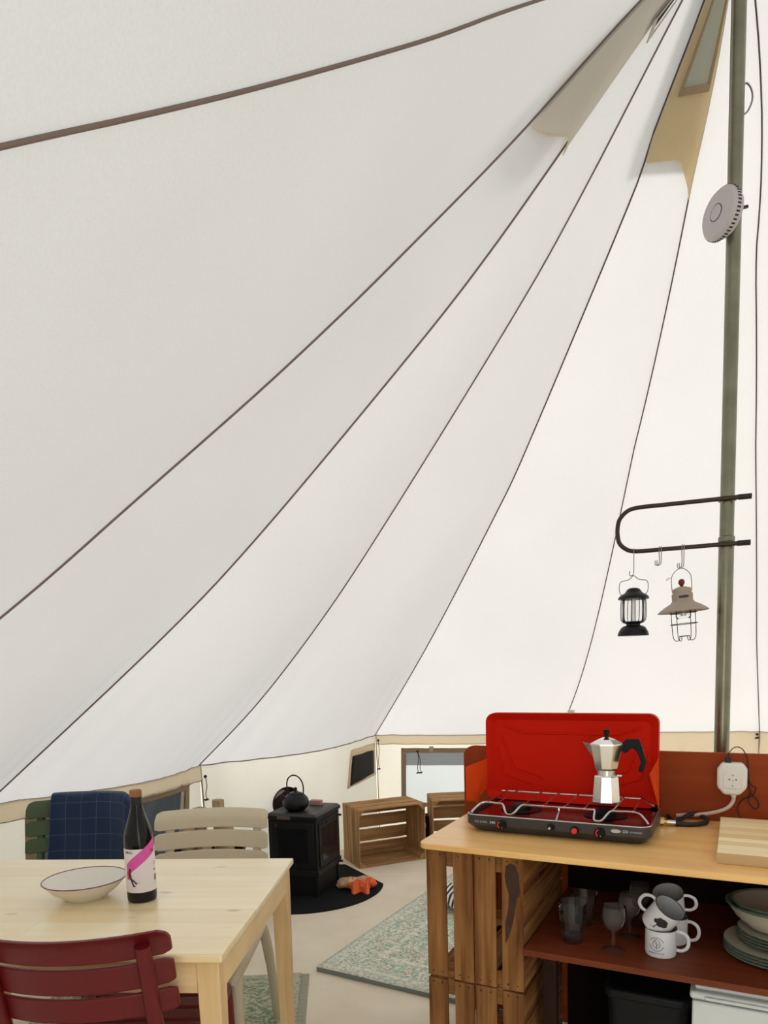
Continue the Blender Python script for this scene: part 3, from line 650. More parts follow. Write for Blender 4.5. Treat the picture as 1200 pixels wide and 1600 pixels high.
m = MB(); m.tube(spline([(-.031, 0, .170), (-.032, 0, .2), (-.030, 0, .225), (-.018, 0, .243), (-.004, 0, .251), (.004, 0, .251), (.018, 0, .243), (.030, 0, .225), (.032, 0, .2), (.031, 0, .170)], 4), .0015, 6); m.build('bail_handle', 'hook', t)
m = MB(); m.tube(spline([(.032, 0, .222), (.040, .002, .22), (.048, .004, .214), (.043, .004, .224), (.034, 0, .221)], 4), .0009, 4); m.build('string_tie', 'white_cord', t)

# ============================================================ TABLE
TY = -.0806; TO = Vector((-.3652, 1.4367, 0))
def TT(a, b, z=0): c, s = cos(TY), sin(TY); return (TO.x+a*c-b*s, TO.y+a*s+b*c, z)
TW = 1.05; TD = .75; TH = .743
t = thing('dining_table', 'pale pine dining table with bowl and bottle on it', 'table', TT(-TW/2, TD/2), TY)
m = MB(); m.box(-TW/2, TW/2, -TD/2, TD/2, TH-.02, TH); m.build('tabletop', 'pine', t, bevel=.005, seg=3)
for sx_ in (-1, 1):
    for sy_ in (-1, 1):
        x1 = sx_*(TW/2-.012); y1 = sy_*(TD/2-.012); x0 = x1-sx_*.052; y0 = y1-sy_*.052
        lo = [(x1-sx_*.004, y1-sy_*.002, 0), (x0+sx_*.012, y1-sy_*.002, 0), (x0+sx_*.012, y0+sy_*.012, 0), (x1-sx_*.004, y0+sy_*.012, 0)]
        hi = [(x1, y1, TH-.02), (x0, y1, TH-.02), (x0, y0, TH-.02), (x1, y0, TH-.02)]
        m = MB(); m.hexa(lo, hi); m.build('leg', 'pine_z', t, bevel=.002)
for sy_ in (-1, 1):
    y = sy_*(TD/2-.024); m = MB(); m.box(-TW/2+.064, TW/2-.064, y-.009, y+.009, TH-.095, TH-.02); m.build('apron', 'pine_x', t)
for sx_ in (-1, 1):
    x = sx_*(TW/2-.022); m = MB(); m.box(x-.009, x+.009, -TD/2+.064, TD/2-.064, TH-.095, TH-.02); m.build('apron', 'pine_y', t)
# bowl
p = TT(-.506, .383, TH)
t = thing('pasta_bowl', 'wide white bowl with thin purple rim on the pine table', 'bowl', (-.835, 1.850, TH))
m = MB(); m.lathe([(0, .0), (.052, 0), (.056, .004), (.085, .026), (.107, .050), (.110, .054)] + [(.108, .0545), (.104, .050), (.082, .028), (.052, .009), (0, .007)], 56); m.build('body', 'glaze', t)
m = MB(); m.tube([(.109*cos(a), .109*sin(a), .0545) for a in [2*PI*i/56 for i in range(56)]], .0016, 6, closed=True); m.build('rim', 'glaze_rim', t)
# wine bottle ; local +y of label faces the camera
BL = Vector((-.669, 1.819, TH)); baz = math.atan2(-1.819, .669)
t = thing('wine_bottle', 'dark wine bottle with white and pink label on the pine table', 'bottle', BL, baz-PI/2)
RB = .0385
m = MB(); m.lathe([(0, .004), (.03, .0), (.037, .003), (RB, .010), (RB, .165), (.037, .18), (.031, .205), (.022, .232), (.0158, .255), (.0145, .268), (.0145, .295), (0, .295)], 48); m.build('glass_body', 'bottle', t)
m = MB(); m.lathe([(.0149, .262), (.0151, .2625), (.0151, .284), (.0149, .2845)], 32); m.build('neck_foil', 'rubber', t)
m = MB(); m.lathe([(.0151, .284), (.0157, .285), (.0157, .300), (.014, .302), (0, .302)], 32); m.build('cork', 'cork', t)
def cyl_patch(mb, R_, f, nu=24, nv=4):
    """f(u,v)->(arc length s, z); s=0 faces local +y, +s to viewer's right (local -x)"""
    def g_(u, v):
        s, z = f(u, v); a = s/R_; return (-R_*sin(a), R_*cos(a), z)
    mb.grid(g_, nu, nv)
m = MB(); cyl_patch(m, RB+.0004, lambda u, v: (-.075+.15*u, .030+.118*v), 40, 2); lb = m.build('paper_label', 'label', t, loose=True)
m = MB(); cyl_patch(m, RB+.0008, lambda u, v: (-.040+.088*u, .072+.068*u**.9+(.034+.002*u)*v-(.0)*(1-v)), 30, 3); m.build('pink_band', 'pink', lb, loose=True)
m = MB()
for poly in (((-.036, .085), (-.028, .085), (-.024, .066), (-.032, .066)), ((-.030, .068), (-.024, .068), (-.019, .05), (-.023, .049)), ((-.027, .068), (-.022, .068), (-.010, .056), (-.013, .053)), ((-.013, .056), (-.010, .056), (-.004, .060), (-.005, .058)), ((-.0225, .052), (-.019, .052), (-.015, .047), (-.0225, .047)), ((-.033, .096), (-.026, .096), (-.027, .085), (-.034, .085))):
    q = poly; cyl_patch(m, RB+.0013, lambda u, v: ((q[0][0]*(1-u)+q[1][0]*u)*(1-v)+(q[3][0]*(1-u)+q[2][0]*u)*v, (q[0][1]*(1-u)+q[1][1]*u)*(1-v)+(q[3][1]*(1-u)+q[2][1]*u)*v), 4, 3)
m.build('figure_print', 'ink', lb, loose=True)
m = MB(); cyl_patch(m, RB+.0011, lambda u, v: (-.041+.008*u, .066+.022*v), 4, 3); m.build('red_print', 'ink_red', lb, loose=True)
def on_cyl(s, z, R_):  # text frame centred at arc s
    a = s/R_; return Matrix.Translation((0, 0, z)) @ Matrix.Rotation(a, 4, 'Z') @ Matrix(((-1, 0, 0, 0), (0, 0, 1, 0), (0, 1, 0, 0), (0, 0, 0, 1)))
text('lettering', 'VINO', .010, 'ink', lb, on_cyl(-.030, .139, RB), wrap=RB+.0008, extrude=.0002)
text('lettering', 'EL', .012, 'glaze_rim', lb, on_cyl(.036, .139, RB), wrap=RB+.0014, extrude=.0002)
for zz, s_ in ((.113, '▪▪▪▪'), (.108, '-----'), (.104, '-----'), (.1, '----'), (.085, '75 cl')):
    if zz == .113: continue
    text('lettering', s_, .006, 'ink', lb, on_cyl(.042, zz, RB), wrap=RB+.0008, extrude=.0002)
m = MB()
for k in range(7): cyl_patch(m, RB+.0009, lambda u, v: (.040+.0018*k+.0009*u, .056+.016*v), 1, 1)
m.build('barcode', 'ink', lb, loose=True)
text('lettering', '- - - -', .005, 'ink', lb, on_cyl(-.028, .040, RB), wrap=RB+.0008, extrude=.0002)

# ============================================================ CHAIRS (slatted resin)
BOW = .06
def make_chair(mat, label, loc, rz):
    """sitter faces local +y; origin on the floor under the seat"""
    t = thing('slatted_chair', label, 'chair', loc, rz, 'slatted chairs round the table')
    hw = .21; sh = .45
    def back_y(z): return -.205-(z-.45)*.22
    # back posts
    for s in (-1, 1):
        x = s*.165
        P = [(s*.185, -.20, sh-.02), (s*.175, -.222, sh+.05), (x, back_y(.6)-.036, .6), (x, back_y(.72)-.040, .72), (x, back_y(.80)-.042, .80)]
        m = MB(); m.tube(spline(P, 5), .0165, 14); m.build('back_post', mat, t)
    # curved back slats
    for z0, hgt in ((.764, .066), (.692, .062), (.624, .058)):
        m = MB()
        def f(u, v, side):
            x = (u*2-1)*hw; bow = -BOW*(1-(x/hw)**2)
            end = abs(u*2-1); vv = v
            r_ = .012
            cut = 0 if end < .965 else (end-.965)/.035
            z = z0+hgt*(vv*(1-.22*cut)+.11*cut)
            roll = -.014*max(0, (v-.45))**2*6 if z0 > .75 else 0
            return Vector((x, back_y(z)+bow+side*.006+roll, z))
        n_u, n_v = 28, 8
        ring = []
        for i in range(n_u+1):
            u = i/n_u; row = [m.bm.verts.new(f(u, j/n_v, -1)) for j in range(n_v+1)]+[m.bm.verts.new(f(u, j/n_v, 1)) for j in range(n_v, -1, -1)]
            ring.append(row)
        k_ = len(ring[0])
        for a_, b_ in zip(ring, ring[1:]):
            for j in range(k_): m.face((a_[j], a_[(j+1) % k_], b_[(j+1) % k_], b_[j]))
        m.face(ring[0]); m.face(ring[-1][::-1])
        m.build('back_slat', mat, t, bevel=.0035)
    # seat slats
    m = MB()
    for k in range(6):
        y0 = -.17+k*.068; w_ = .20-.0015*k
        m.box(-w_+.02, w_-.02, y0, y0+.056, sh-.014, sh)
    m.build('seat', mat, t, bevel=.004)
    for s in (-1, 1):   # side rail
        P = [(s*.185, -.21, sh-.012), (s*.19, -.1, sh-.012), (s*.188, .1, sh-.012), (s*.183, .225, sh-.014), (s*.17, .245, sh-.035)]
        m = MB(); m.tube(spline(P, 4), .019, 12); m.build('side_rail', mat, t)
        m = MB(); m.tube(spline([(s*.183, .222, sh-.02), (s*.183, .235, sh-.09), (s*.186, .238, .2), (s*.188, .24, 0)], 5), [.020]*5+[.019]*5+[.016]*5+[.014], 12); m.build('leg', mat, t)
        m = MB(); m.tube(spline([(s*.186, -.17, sh-.015), (s*.192, -.215, sh-.07), (s*.2, -.26, .25), (s*.212, -.31, 0)], 5), [.020]*5+[.019]*5+[.017]*5+[.014], 12); m.build('leg', mat, t)
    m = MB(); m.box(-.17, .17, .225, .25, sh-.075, sh-.005); m.build('front_apron', mat, t, bevel=.006)
    m = MB(); m.box(-.17, .17, -.215, -.195, sh-.05, sh-.01); m.build('rear_apron', mat, t, bevel=.005)
    return t
make_chair('red', 'dark red slatted chair seen from behind, pushed under the near side of the table', (-.668, 1.69, 0), R(-1))
make_chair('taupe', 'taupe slatted chair on the far side of the table', (-.652, 2.235, 0), R(180))
make_chair('green', 'dark green slatted chair with a navy blanket over its back', (-1.262, 2.53, 0), R(183))
# blanket draped over the green chair back
GC = Matrix.Translation((-1.262, 2.53, 0)) @ Matrix.Rotation(R(183), 4, 'Z')
PR = [(-.185, .50), (-.212, .60), (-.232, .70), (-.247, .79), (-.262, .842), (-.285, .858), (-.308, .850), (-.325, .79), (-.320, .70), (-.312, .60), (-.305, .50), (-.30, .45)]
PRs = spline([(0, y, z) for y, z in PR], 4)
LP = [0]
for a, b in zip(PRs, PRs[1:]): LP.append(LP[-1]+(b-a).length)
def bl(u, v):
    # u across chair, local x from right hand (-) .. ; chair faces camera so local -x is photo right
    i = v*(len(PRs)-1); k = min(len(PRs)-2, int(i)); p = PRs[k].lerp(PRs[k+1], i-k)
    x = .115-.335*u
    bow = -.055*(1-min(1, abs(x)/.21)**2)
    y = p.y+bow+.006*sin(u*9+p.z*6)*(1 if v < .4 or v > .6 else .3)
    x2 = x+(.045*(.86-p.z)*(1-u)*1.0) - .010*(.86-p.z)*u
    z = p.z - (.030*max(0, (u-.86)/.14)**2)
    return GC @ Vector((x2, y, z))
m = MB(); m.grid(bl, 40, len(PRs)-1, uvf=lambda u, v: (.335*u, LP[int(round(v*(len(PRs)-1)))]))
tag(m.build('blanket', 'plaid', loose=True, solid=.007), 'navy blue checked blanket draped over the green chair back', 'blanket')

# ============================================================ COUNTER
CO = Vector((.0897, 2.0305, 0)); CYAW = -.4735
cM = Matrix.Translation(CO) @ Matrix.Rotation(CYAW, 4, 'Z')
def CC(a, b, z=0): return cM @ Vector((a, b, z))
CTH = .822
t = thing('kitchen_counter', 'plywood kitchen counter with reddish backboard carrying the camping stove', 'counter', CC(0, 0), CYAW)
m = MB(); m.prism(rrect(0, 1.5, 0, .6, .035, 6), CTH-.018, CTH); m.build('worktop', 'ply', t, bevel=.003)
poly = [(-.07, 0)]+[(-.07, 1.015)]+[(-.07+.04-.04*cos(R(a)), 1.005+.04*sin(R(a))) for a in (15, 35, 55, 75)]+[(-.03, 1.045), (1.5, 1.045), (1.5, 0)]
m = MB(); m.prism([(p[0], p[1]) for p in poly], -.618, -.600, Matrix.Rotation(PI/2, 4, 'X')); o = m.build('backboard', 'board', t, bevel=.0015); o['label'] = 'reddish stained plywood backboard'
m = MB(); m.box(1.48, 1.5, .02, .6, 0, CTH-.018); m.build('end_panel', 'board', t)
m = MB(); m.prism(rrect(.325, 1.48, -.008, .598, .004, 2), .528, .546); o = m.build('shelf', 'shelf', t, bevel=.002); o['label'] = 'dark red-brown shelf board'
m = MB(); m.box(.345, .385, .14, .17, 0, .528); m.build('shelf_post', 'dark_brown', t)
m = MB(); m.box(.325, 1.48, .585, .5995, 0, CTH-.019); m.build('added_shade_panel', 'inner_shade', t)  # added dark sheet over the backboard, painting in the shade around the shelf
# fruit crates
def crate(name, label, loc, rz, L=.5, Wd=.4, Dp=.3, pale=False, nend=3, group=None, endpos=None, zrev=False):
    """stands on its long side: x=L, z=Wd, y from open front (0) to slatted bottom (Dp)"""
    k = 'crateP' if pale else 'crate'
    t = thing(name, label, 'crate', loc, rz, group); th = .009
    rnd = random.Random(hash(label) % 1000 if False else len(label))
    m = MB(); n = 4; w_ = Wd/n
    for i in range(n):
        m.box(.0092, L-.0092, Dp-.007, Dp, i*w_+.003+rnd.random()*.004, (i+1)*w_-.006-rnd.random()*.006)
    m.build('bottom_slats', k+'X', t, bevel=.0012)
    for x in (0, L-th):
        pos = endpos or [(i/nend*Dp+(.002 if i else 0), (i+1)/nend*Dp-.004) for i in range(nend)]
        m = MB()
        for y0, y1 in pos:
            dz = rnd.random()*.004; m.hexa([(x, y0, dz), (x+th, y0, dz), (x+th, y1, dz), (x, y1, dz)], [(x, y0+.001, Wd-dz), (x+th, y0+.001, Wd-dz), (x+th, y1-.001, Wd-dz), (x, y1-.001, Wd-dz)])
        e = m.build('end_slats', k+'Z', t, bevel=.0012)
        m = MB()
        for y0, y1 in pos:
            for z in (.016, Wd-.016):
                for q in (.28, .72):
                    yy = y0+(y1-y0)*q; xx = x-.0006 if x == 0 else x+th-.0006
                    m.cyl((xx, yy, z+rnd.random()*.006), (xx+.0012, yy, z), .0022, n=8)
        m.build('nails', 'nail', e)
    for z in (0, Wd-th):
        m = MB(); pos = [(.003, .083), (.098, .188), (.2, .292)]
        for y0, y1 in pos: m.box(th, L-th, y0, y1, z, z+th)
        m.build('side_slats', k+'X', t, bevel=.0012)
    for x, z, sx_, sz_ in ((th, th, 1, 1), (L-th, th, -1, 1), (th, Wd-th, 1, -1), (L-th, Wd-th, -1, -1)):
        m = MB(); q = .042
        lo = [(x, .004, z), (x+sx_*q, .004, z), (x, .004, z+sz_*q)]; hi = [(p[0], Dp-.008, p[2]) for p in lo]
        m.hexa([Vector(p) for p in lo], [Vector(p) for p in hi]); m.build('corner_block', k+'Y', t)
    return t
ep = [(.0, .064), (.086, .149), (.152, .218), (.236, .300)]
p = CC(.02, .52, .402); u1 = crate('fruit_crate', 'upper weathered wooden crate under the left end of the counter', p, CYAW-PI/2, endpos=ep, group='crates under the counter')
p = CC(.02, .52, 0); u2 = crate('fruit_crate', 'lower weathered wooden crate under the left end of the counter, on the floor', p, CYAW-PI/2, endpos=ep, group='crates under the counter')
# dark stain on the last slat of the upper crate (viewer side is x=L)
m = MB(); st = [(.246, .345), (.250, .372), (.262, .382), (.276, .377), (.287, .352), (.291, .30), (.288, .285), (.281, .283), (.275, .24), (.268, .20), (.258, .165), (.247, .14), (.246, .2), (.256, .25), (.258, .29), (.250, .315)]
m.prism(st, .5000, .5006, Matrix(((0, 0, 1, 0), (1, 0, 0, 0), (0, 1, 0, 0), (0, 0, 0, 1)))); o = m.build('bark_stain', 'bark', u1, smooth=False)
crate('fruit_crate', 'open wooden crate standing beside the wood stove', (-.188, 4.493, 0), .4106, pale=True, group='crates along the back wall')
crate('fruit_crate', 'open wooden crate below the clear window, half hidden by the counter', (.324, 4.752, 0), .06, pale=True, group='crates along the back wall')
t = thing('small_box', 'small dark brown box standing between the two back crates', 'box', (.262, 4.93, 0), .1)
m = MB(); m.box(0, .07, 0, .10, 0, .25); m.build('body', 'dark_brown', t, bevel=.003)
m = MB(); m.box(.012, .026, -.004, .0, .165, .2); m.build('tag', 'amber', t)

# ---------------------------------------- camping stove (local frame of the counter)
t = thing('camping_stove', 'open two-burner camping stove with red lid on the counter', 'camping stove', CC(.085, .185, CTH), CYAW)
SW, SDp, SHt = .558, .345, .055
m = MB(); top = rrect(0, SW, 0, SDp, .035, 6); bot = rrect(.018, SW-.018, .022, SDp-.01, .035, 6); mid = rrect(0, SW, 0, SDp, .035, 6)
A1 = [m.bm.verts.new((p[0], p[1], .004)) for p in bot]; A2 = [m.bm.verts.new((p[0], p[1], .026)) for p in mid]; A3 = [m.bm.verts.new((p[0], p[1], SHt)) for p in top]
inn = rrect(.008, SW-.008, .008, SDp-.008, .03, 6); A4 = [m.bm.verts.new((p[0], p[1], SHt)) for p in inn]; A5 = [m.bm.verts.new((p[0], p[1], SHt-.012)) for p in inn]
m.face(A1[::-1]); n_ = len(A1)
for a, b in ((A1, A2), (A2, A3), (A3, A4), (A4, A5)):
    for i in range(n_): m.face((a[i], a[(i+1) % n_], b[(i+1) % n_], b[i]))
m.face(A5); bd = m.build('body', 'charcoal', t, angle=30)
m = MB(); m.prism(rrect(.010, SW-.010, .010, SDp-.010, .028, 6), SHt-.0118, SHt-.010); m.build('drip_tray', 'tray', t)
m = MB(); m.tube([(p[0], p[1], SHt) for p in rrect(.003, SW-.003, .003, SDp-.003, .033, 6)], .0028, 6, closed=True); m.build('rim_trim', 'steel', t)
for x, y in ((.04, .05), (SW-.04, .05), (.04, SDp-.04), (SW-.04, SDp-.04)):
    m = MB(); m.cyl((x, y, 0), (x, y, .006), .012, n=14); m.build('rubber_foot', 'rubber', t)
for bx in (.135, .405):     # burners
    m = MB(); m.lathe([(0, .0), (.062, 0), (.066, .003), (.05, .004), (.03, .004), (.03, .014), (.026, .018), (0, .018)], 32, Matrix.Translation((bx, .175, SHt-.011))); br_ = m.build('burner', 'iron', t)
    m = MB(); m.lathe([(0, .018), (.024, .018), (.026, .021), (.02, .024), (0, .024)], 32, Matrix.Translation((bx, .175, SHt-.011))); m.build('burner_cap', 'stove_top', br_)
# grate : long wires with dips, cross wires
gz = .083; fy, by = .072, .29
fr = [(.012, .03, SHt), (.018, .045, .066), (.038, fy, gz), (.085, fy, gz), (.105, fy-.004, gz-.002), (.122, fy-.03, gz-.022), (.135, fy-.036, gz-.026), (.148, fy-.03, gz-.022), (.165, fy-.004, gz-.002), (.185, fy, gz), (.28, fy, gz), (.375, fy, gz), (.39, fy-.004, gz-.002), (.405-.012, fy-.03, gz-.022), (.405, fy-.036, gz-.026), (.405+.013, fy-.03, gz-.022), (.435, fy-.004, gz-.002), (.455, fy, gz), (.51, fy, gz), (.535, .05, .07), (.547, .032, SHt+.004)]
m = MB(); m.tube(spline(fr, 4), .0034, 8); m.build('grate_front_wire', 'steel', t)
m = MB(); m.tube([(.282, fy, gz), (.283, fy-.002, gz-.012), (.284, .03, SHt-.004)], .0032, 8); m.build('grate_leg', 'steel', t)
bk = [(.02, SDp-.03, SHt), (.035, by, gz), (.12, by, gz), (.3, by, gz), (.50, by, gz), (.535, SDp-.03, SHt)]
m = MB(); m.tube(bk, .0034, 8); m.build('grate_back_wire', 'steel', t)
for gx in (.055, .09, .175, .235, .30, .36, .445, .50):
    m = MB(); m.tube([(gx, fy-.006, gz+.003), (gx, by+.006, gz+.003)], .0028, 8); m.build('grate_cross_wire', 'steel', t)
# lid
ly = SDp-.004; LX0, LX1, LZ0, LZ1 = -.028, .542, .05, .352
Mlid = Matrix.Translation((0, ly, 0)) @ Matrix.Rotation(PI/2, 4, 'X')     # (x,y)->(x,z), z -> -y
m = MB(); o_ = rrect(LX0, LX1, LZ0, LZ1, .03, 6); i_ = rrect(LX0+.022, LX1-.022, LZ0+.02, LZ1-.022, .02, 6)
def ring(z, P): return [m.bm.verts.new(Mlid @ Vector((p[0], p[1], z))) for p in P]
r1, r2, r3, r4, r5 = ring(-.004, i_), ring(-.004+.012, i_), ring(.028, o_), ring(.030, [(p[0]*1.0, p[1]) for p in rrect(LX0-.003, LX1+.003, LZ0-.002, LZ1+.003, .032, 6)]), ring(-.010, rrect(LX0-.003, LX1+.003, LZ0-.002, LZ1+.003, .032, 6))
n_ = len(r1)
for a, b in ((r2, r3), (r3, r4), (r4, r5)):
    for i in range(n_): m.face((a[i], a[(i+1) % n_], b[(i+1) % n_], b[i]))
m.face(r2); m.face(r5[::-1]); lid = m.build('lid', 'lid_red', t, angle=30)
def emb(pts):
    m = MB(); m.tube([Mlid @ Vector((x, z, .0085)) for x, z in pts], .004, 6, flat=1.0); m.build('embossed_rib', 'lid_red', lid)
emb([(.02, .27), (.065, .165), (.17, .13)]); emb([(.005, .235), (.025, .14), (.13, .105)]); emb([(.03, .31), (.10, .285), (.42, .285), (.49, .31)])
emb([(.49, .27), (.45, .165), (.345, .13)]); emb([(.51, .235), (.49, .14), (.385, .105)])
m = MB(); m.box(.256, .276, -.02, .002, .352, .366, Matrix.Translation((0, ly, 0))); m.build('latch', 'steel', lid)
# folding wind guards
def guard(p):
    m = MB(); m.hexa([Vector(q) for q in p], [Vector(q)+Vector((0, .0025, .0)) for q in p]); return m.build('wind_guard', 'lid_orange', t)
guard([(LX0, ly-.03, .085), (LX0, ly-.03, .192), (-.078, ly-.115, .172), (-.078, ly-.115, .052), (-.066, ly-.095, .048), (-.05, ly-.075, .038), (-.045, ly-.065, .06)])
guard([(LX1+.004, ly-.03, .085), (LX1+.004, ly-.03, .215), (LX1-.016, ly-.10, .172), (LX1+.002, ly-.11, .112), (LX1+.016, ly-.10, .05), (LX1+.012, ly-.07, .03)])
# knobs and buttons on the front
def knob(x, r, mat, nm, z=.032, mark=None):
    m = MB(); m.lathe([(0, .0), (r, 0), (r, .010), (r*.85, .013), (0, .013)], 24, Matrix.Translation((x, .003, z)) @ Matrix.Rotation(PI/2, 4, 'X')); k = m.build(nm, mat, t)
    return k
for x in (.122, .418):
    k = knob(x, .0155, 'bakelite', 'burner_knob')
    m = MB(); m.tube([(x+.010*cos(a), -.0102, .032+.010*sin(a)) for a in [R(110+i*12) for i in range(12)]], .0018, 6); m.build('flame_mark', 'knob_red', k)
    m = MB(); m.cyl((x+.003, -.009, .024), (x+.003, -.011, .024), .0016, n=8); m.build('pointer_dot', 'steel', k)
knob(.275, .0105, 'bakelite', 'socket_button', .037); k = knob(.275, .0045, 'steel', 'gas_inlet', .037); k.location = (0, -.012, 0)
knob(.346, .0125, 'bakelite', 'igniter_ring', .033); k = knob(.346, .0085, 'knob_red', 'igniter_button', .033); k.location = (0, -.006, 0)
FM = Matrix.Rotation(PI/2, 4, 'X')
text('lettering', 'SELKIRK', .0092, 'print', bd, Matrix.Translation((.055, -.0012, .036)) @ FM, spacing=1.3)
text('lettering', '540i', .0105, 'fridge', bd, Matrix.Translation((.0925, -.0012, .036)) @ FM)
m = MB(); m.prism([(.462+.014*cos(2*PI*i/20), .0405+.0055*sin(2*PI*i/20)) for i in range(20)], 0, .0008, Matrix.Translation((0, -.0008, 0)) @ FM); m.build('logo_badge', 'print', bd)
text('lettering', 'GSI', .011, 'fridge', bd, Matrix.Translation((.488, -.0012, .0405)) @ FM); text('lettering', 'OUTDOORS', .0062, 'print', bd, Matrix.Translation((.516, -.0012, .040)) @ FM)

# ---------------------------------------- moka pot
t = thing('moka_pot', 'faceted aluminium moka pot standing on the right burner', 'coffee pot', CC(.492, .356, CTH+.0875), CYAW)
a8 = R(22.5)+R(10)
m = MB(); m.lathe([(0, 0), (.0405, 0), (.0445, .005), (.0385, .084), (.036, .088), (0, .088)], 8, None, a8); m.build('boiler', 'alu', t, smooth=False, bevel=.0012)
m = MB(); m.lathe([(.0, .086), (.0285, .086), (.0285, .105), (0, .105)], 40); m.build('collar', 'alu_b', t)
m = MB(); m.lathe([(0, .103), (.031, .103), (.0355, .110), (.0515, .185), (0, .185)], 8, None, a8); m.build('upper_chamber', 'alu', t, smooth=False, bevel=.0012)
m = MB(); m.lathe([(.0525, .185), (.0525, .188), (.028, .200), (.012, .206), (0, .206)], 8, None, a8); ld = m.build('lid', 'alu', t, smooth=False)
m = MB(); m.lathe([(0, .203), (.0055, .203), (.006, .210), (.0085, .218), (.009, .228), (.0075, .230), (0, .230)], 20); m.build('lid_knob', 'bakelite', ld)
m = MB(); m.hexa([V(-.046, -.014, .186), V(-.072, 0, .190), V(-.046, .014, .186)], [V(-.034, -.008, .140), V(-.046, 0, .150), V(-.034, .008, .140)]); m.build('spout', 'alu', t, smooth=False)
m = MB(); m.cyl((.036, -.016, .089), (.050, -.018, .089), .0045, n=12); m.build('safety_valve', 'alu', t)
def pz(u, v): return (.493+(u-948)*.00187-.492, (1.119-(v-1150)*.00204)-(CTH+.0875)+.012)
hp = [pz(*q) for q in ((973, 1165), (979, 1160), (999, 1159), (1004, 1172), (1010, 1194), (1005, 1210), (998, 1207), (1002, 1194), (997, 1180), (990, 1173), (984, 1175), (982, 1179), (976, 1181), (972, 1177))]
m = MB(); m.prism(hp, -.008, .008, Matrix.Rotation(PI/2, 4, 'X')); m.build('handle', 'bakelite', t, bevel=.002)
m = MB(); m.box(.048, .06, -.006, .006, .183, .192); m.build('hinge', 'alu_b', t, bevel=.001)

# ---------------------------------------- gas hose, socket, cables, board
def CW(pts): return [CC(*p) for p in pts]
t = thing('gas_hose', 'black gas hose with brass nut looping right of the camping stove', 'hose')
cz = CTH+.013
m = MB(); m.tube(CW([(.640, .47, cz+.003), (.651, .472, cz+.002)]), .0125, 6); m.build('brass_nut', 'brass', t, smooth=False)
m = MB(); m.tube(CW([(.651, .472, cz+.002), (.662, .474, cz)]), .006, 10); m.build('hose_tail', 'brass', t)
m = MB(); m.tube(CW([(.660, .474, cz), (.685, .478, cz-.001)]), .0085, 14); m.build('ferrule', 'steel', t)
m = MB(); m.tube(spline(CW([(.683, .478, CTH+.009), (.72, .484, CTH+.008), (.752, .50, CTH+.008), (.772, .532, CTH+.010), (.765, .565, CTH+.016), (.742, .578, CTH+.024), (.715, .567, CTH+.018), (.698, .545, CTH+.010), (.682, .52, CTH+.008), (.665, .54, CTH+.008), (.655, .585, CTH+.008)]), 6), .0075, 12); m.build('rubber_hose', 'rubber', t)
t = thing('power_socket', 'white cube power socket mounted on the reddish backboard', 'power socket', CC(.842, .60, .967), CYAW)
m = MB(); cz_ = rrect(-.043, .043, -.051, .051, .012, 3)
ch = [(-.043, -.026), (-.022, -.050), (.022, -.050), (.043, -.026), (.043, .032), (.03, .052), (-.03, .052), (-.043, .032)]
m.prism(ch, .0, .045, FM); bx_ = m.build('housing', 'white_plastic', t, bevel=.009, seg=4)
m = MB(); m.prism(rrect(-.027, .027, -.026, .026, .009, 5), .043, .0475, Matrix.Translation((.002, 0, -.003)) @ FM); m.build('face_plate', 'white_plastic', t, bevel=.0015)
m = MB(); m.lathe([(.0195, .0478), (.0185, .044), (0, .0479)], 32, Matrix.Translation((.002, 0, -.003)) @ FM); m.build('socket_well', 'white_plastic2', t)
m = MB()
for x in (-.0095, .0095): m.cyl((x+.002, -.0475, .001), (x+.002, -.0490, .001), .0024, n=12)
for z in (-.0165, .0165): m.box(-.0015+.002, .0015+.002, -.0490, -.0475, z-.004, z-.001)
m.build('pin_holes', 'brass_plate', t)
m = MB(); m.cyl((.004, -.02, -.046), (.006, -.02, -.060), .010, .007, n=16); m.build('cable_boot', 'white_plastic', t)
m = MB(); m.tube(spline(CW([(.848, .580, .912), (.846, .575, .895), (.832, .572, .874), (.806, .572, .860), (.773, .572, .850), (.738, .575, .843), (.71, .585, .838), (.68, .588, .834)]), 5), .0062, 12)
tag(m.build('power_cable', 'cable_w'), 'thick white cable running from the socket along the backboard', 'cable')
t = thing('charging_cable', 'thin black charging cable plugged into the top of the socket', 'cable')
m = MB(); m.box(.821, .838, .568, .582, 1.017, 1.037, cM); m.build('plug', 'rubber', t, bevel=.002)
pts = [(.83, .575, 1.035), (.831, .575, 1.048), (.842, .576, 1.064), (.856, .578, 1.069), (.872, .582, 1.058), (.884, .588, 1.026), (.8885, .591, .974), (.894, .592, .95), (.909, .592, .938), (.901, .591, .914), (.873, .591, .898), (.859, .590, .87), (.867, .585, .845), (.884, .566, CTH+.003)]
m = MB(); m.tube(spline(CW(pts), 5), .0017, 6)
lp = [(.888, .5945, .96), (.893, .5945, .93), (.90, .5945, .915), (.915, .5945, .898), (.919, .5945, .88), (.909, .5945, .871), (.893, .5945, .887), (.890, .5945, .907), (.897, .5945, .93)]
m.tube(spline(CW(lp), 5), .0017, 6); m.build('cord', 'rubber', t)
m = MB(); m.box(0, .34, 0, .44, 0, .030)
o = m.build('cutting_board', 'cutting', bevel=.002); tag(o, 'striped laminated wooden cutting board at the right end of the counter', 'cutting board', loc=CC(.812, .088, CTH), rz=CYAW)

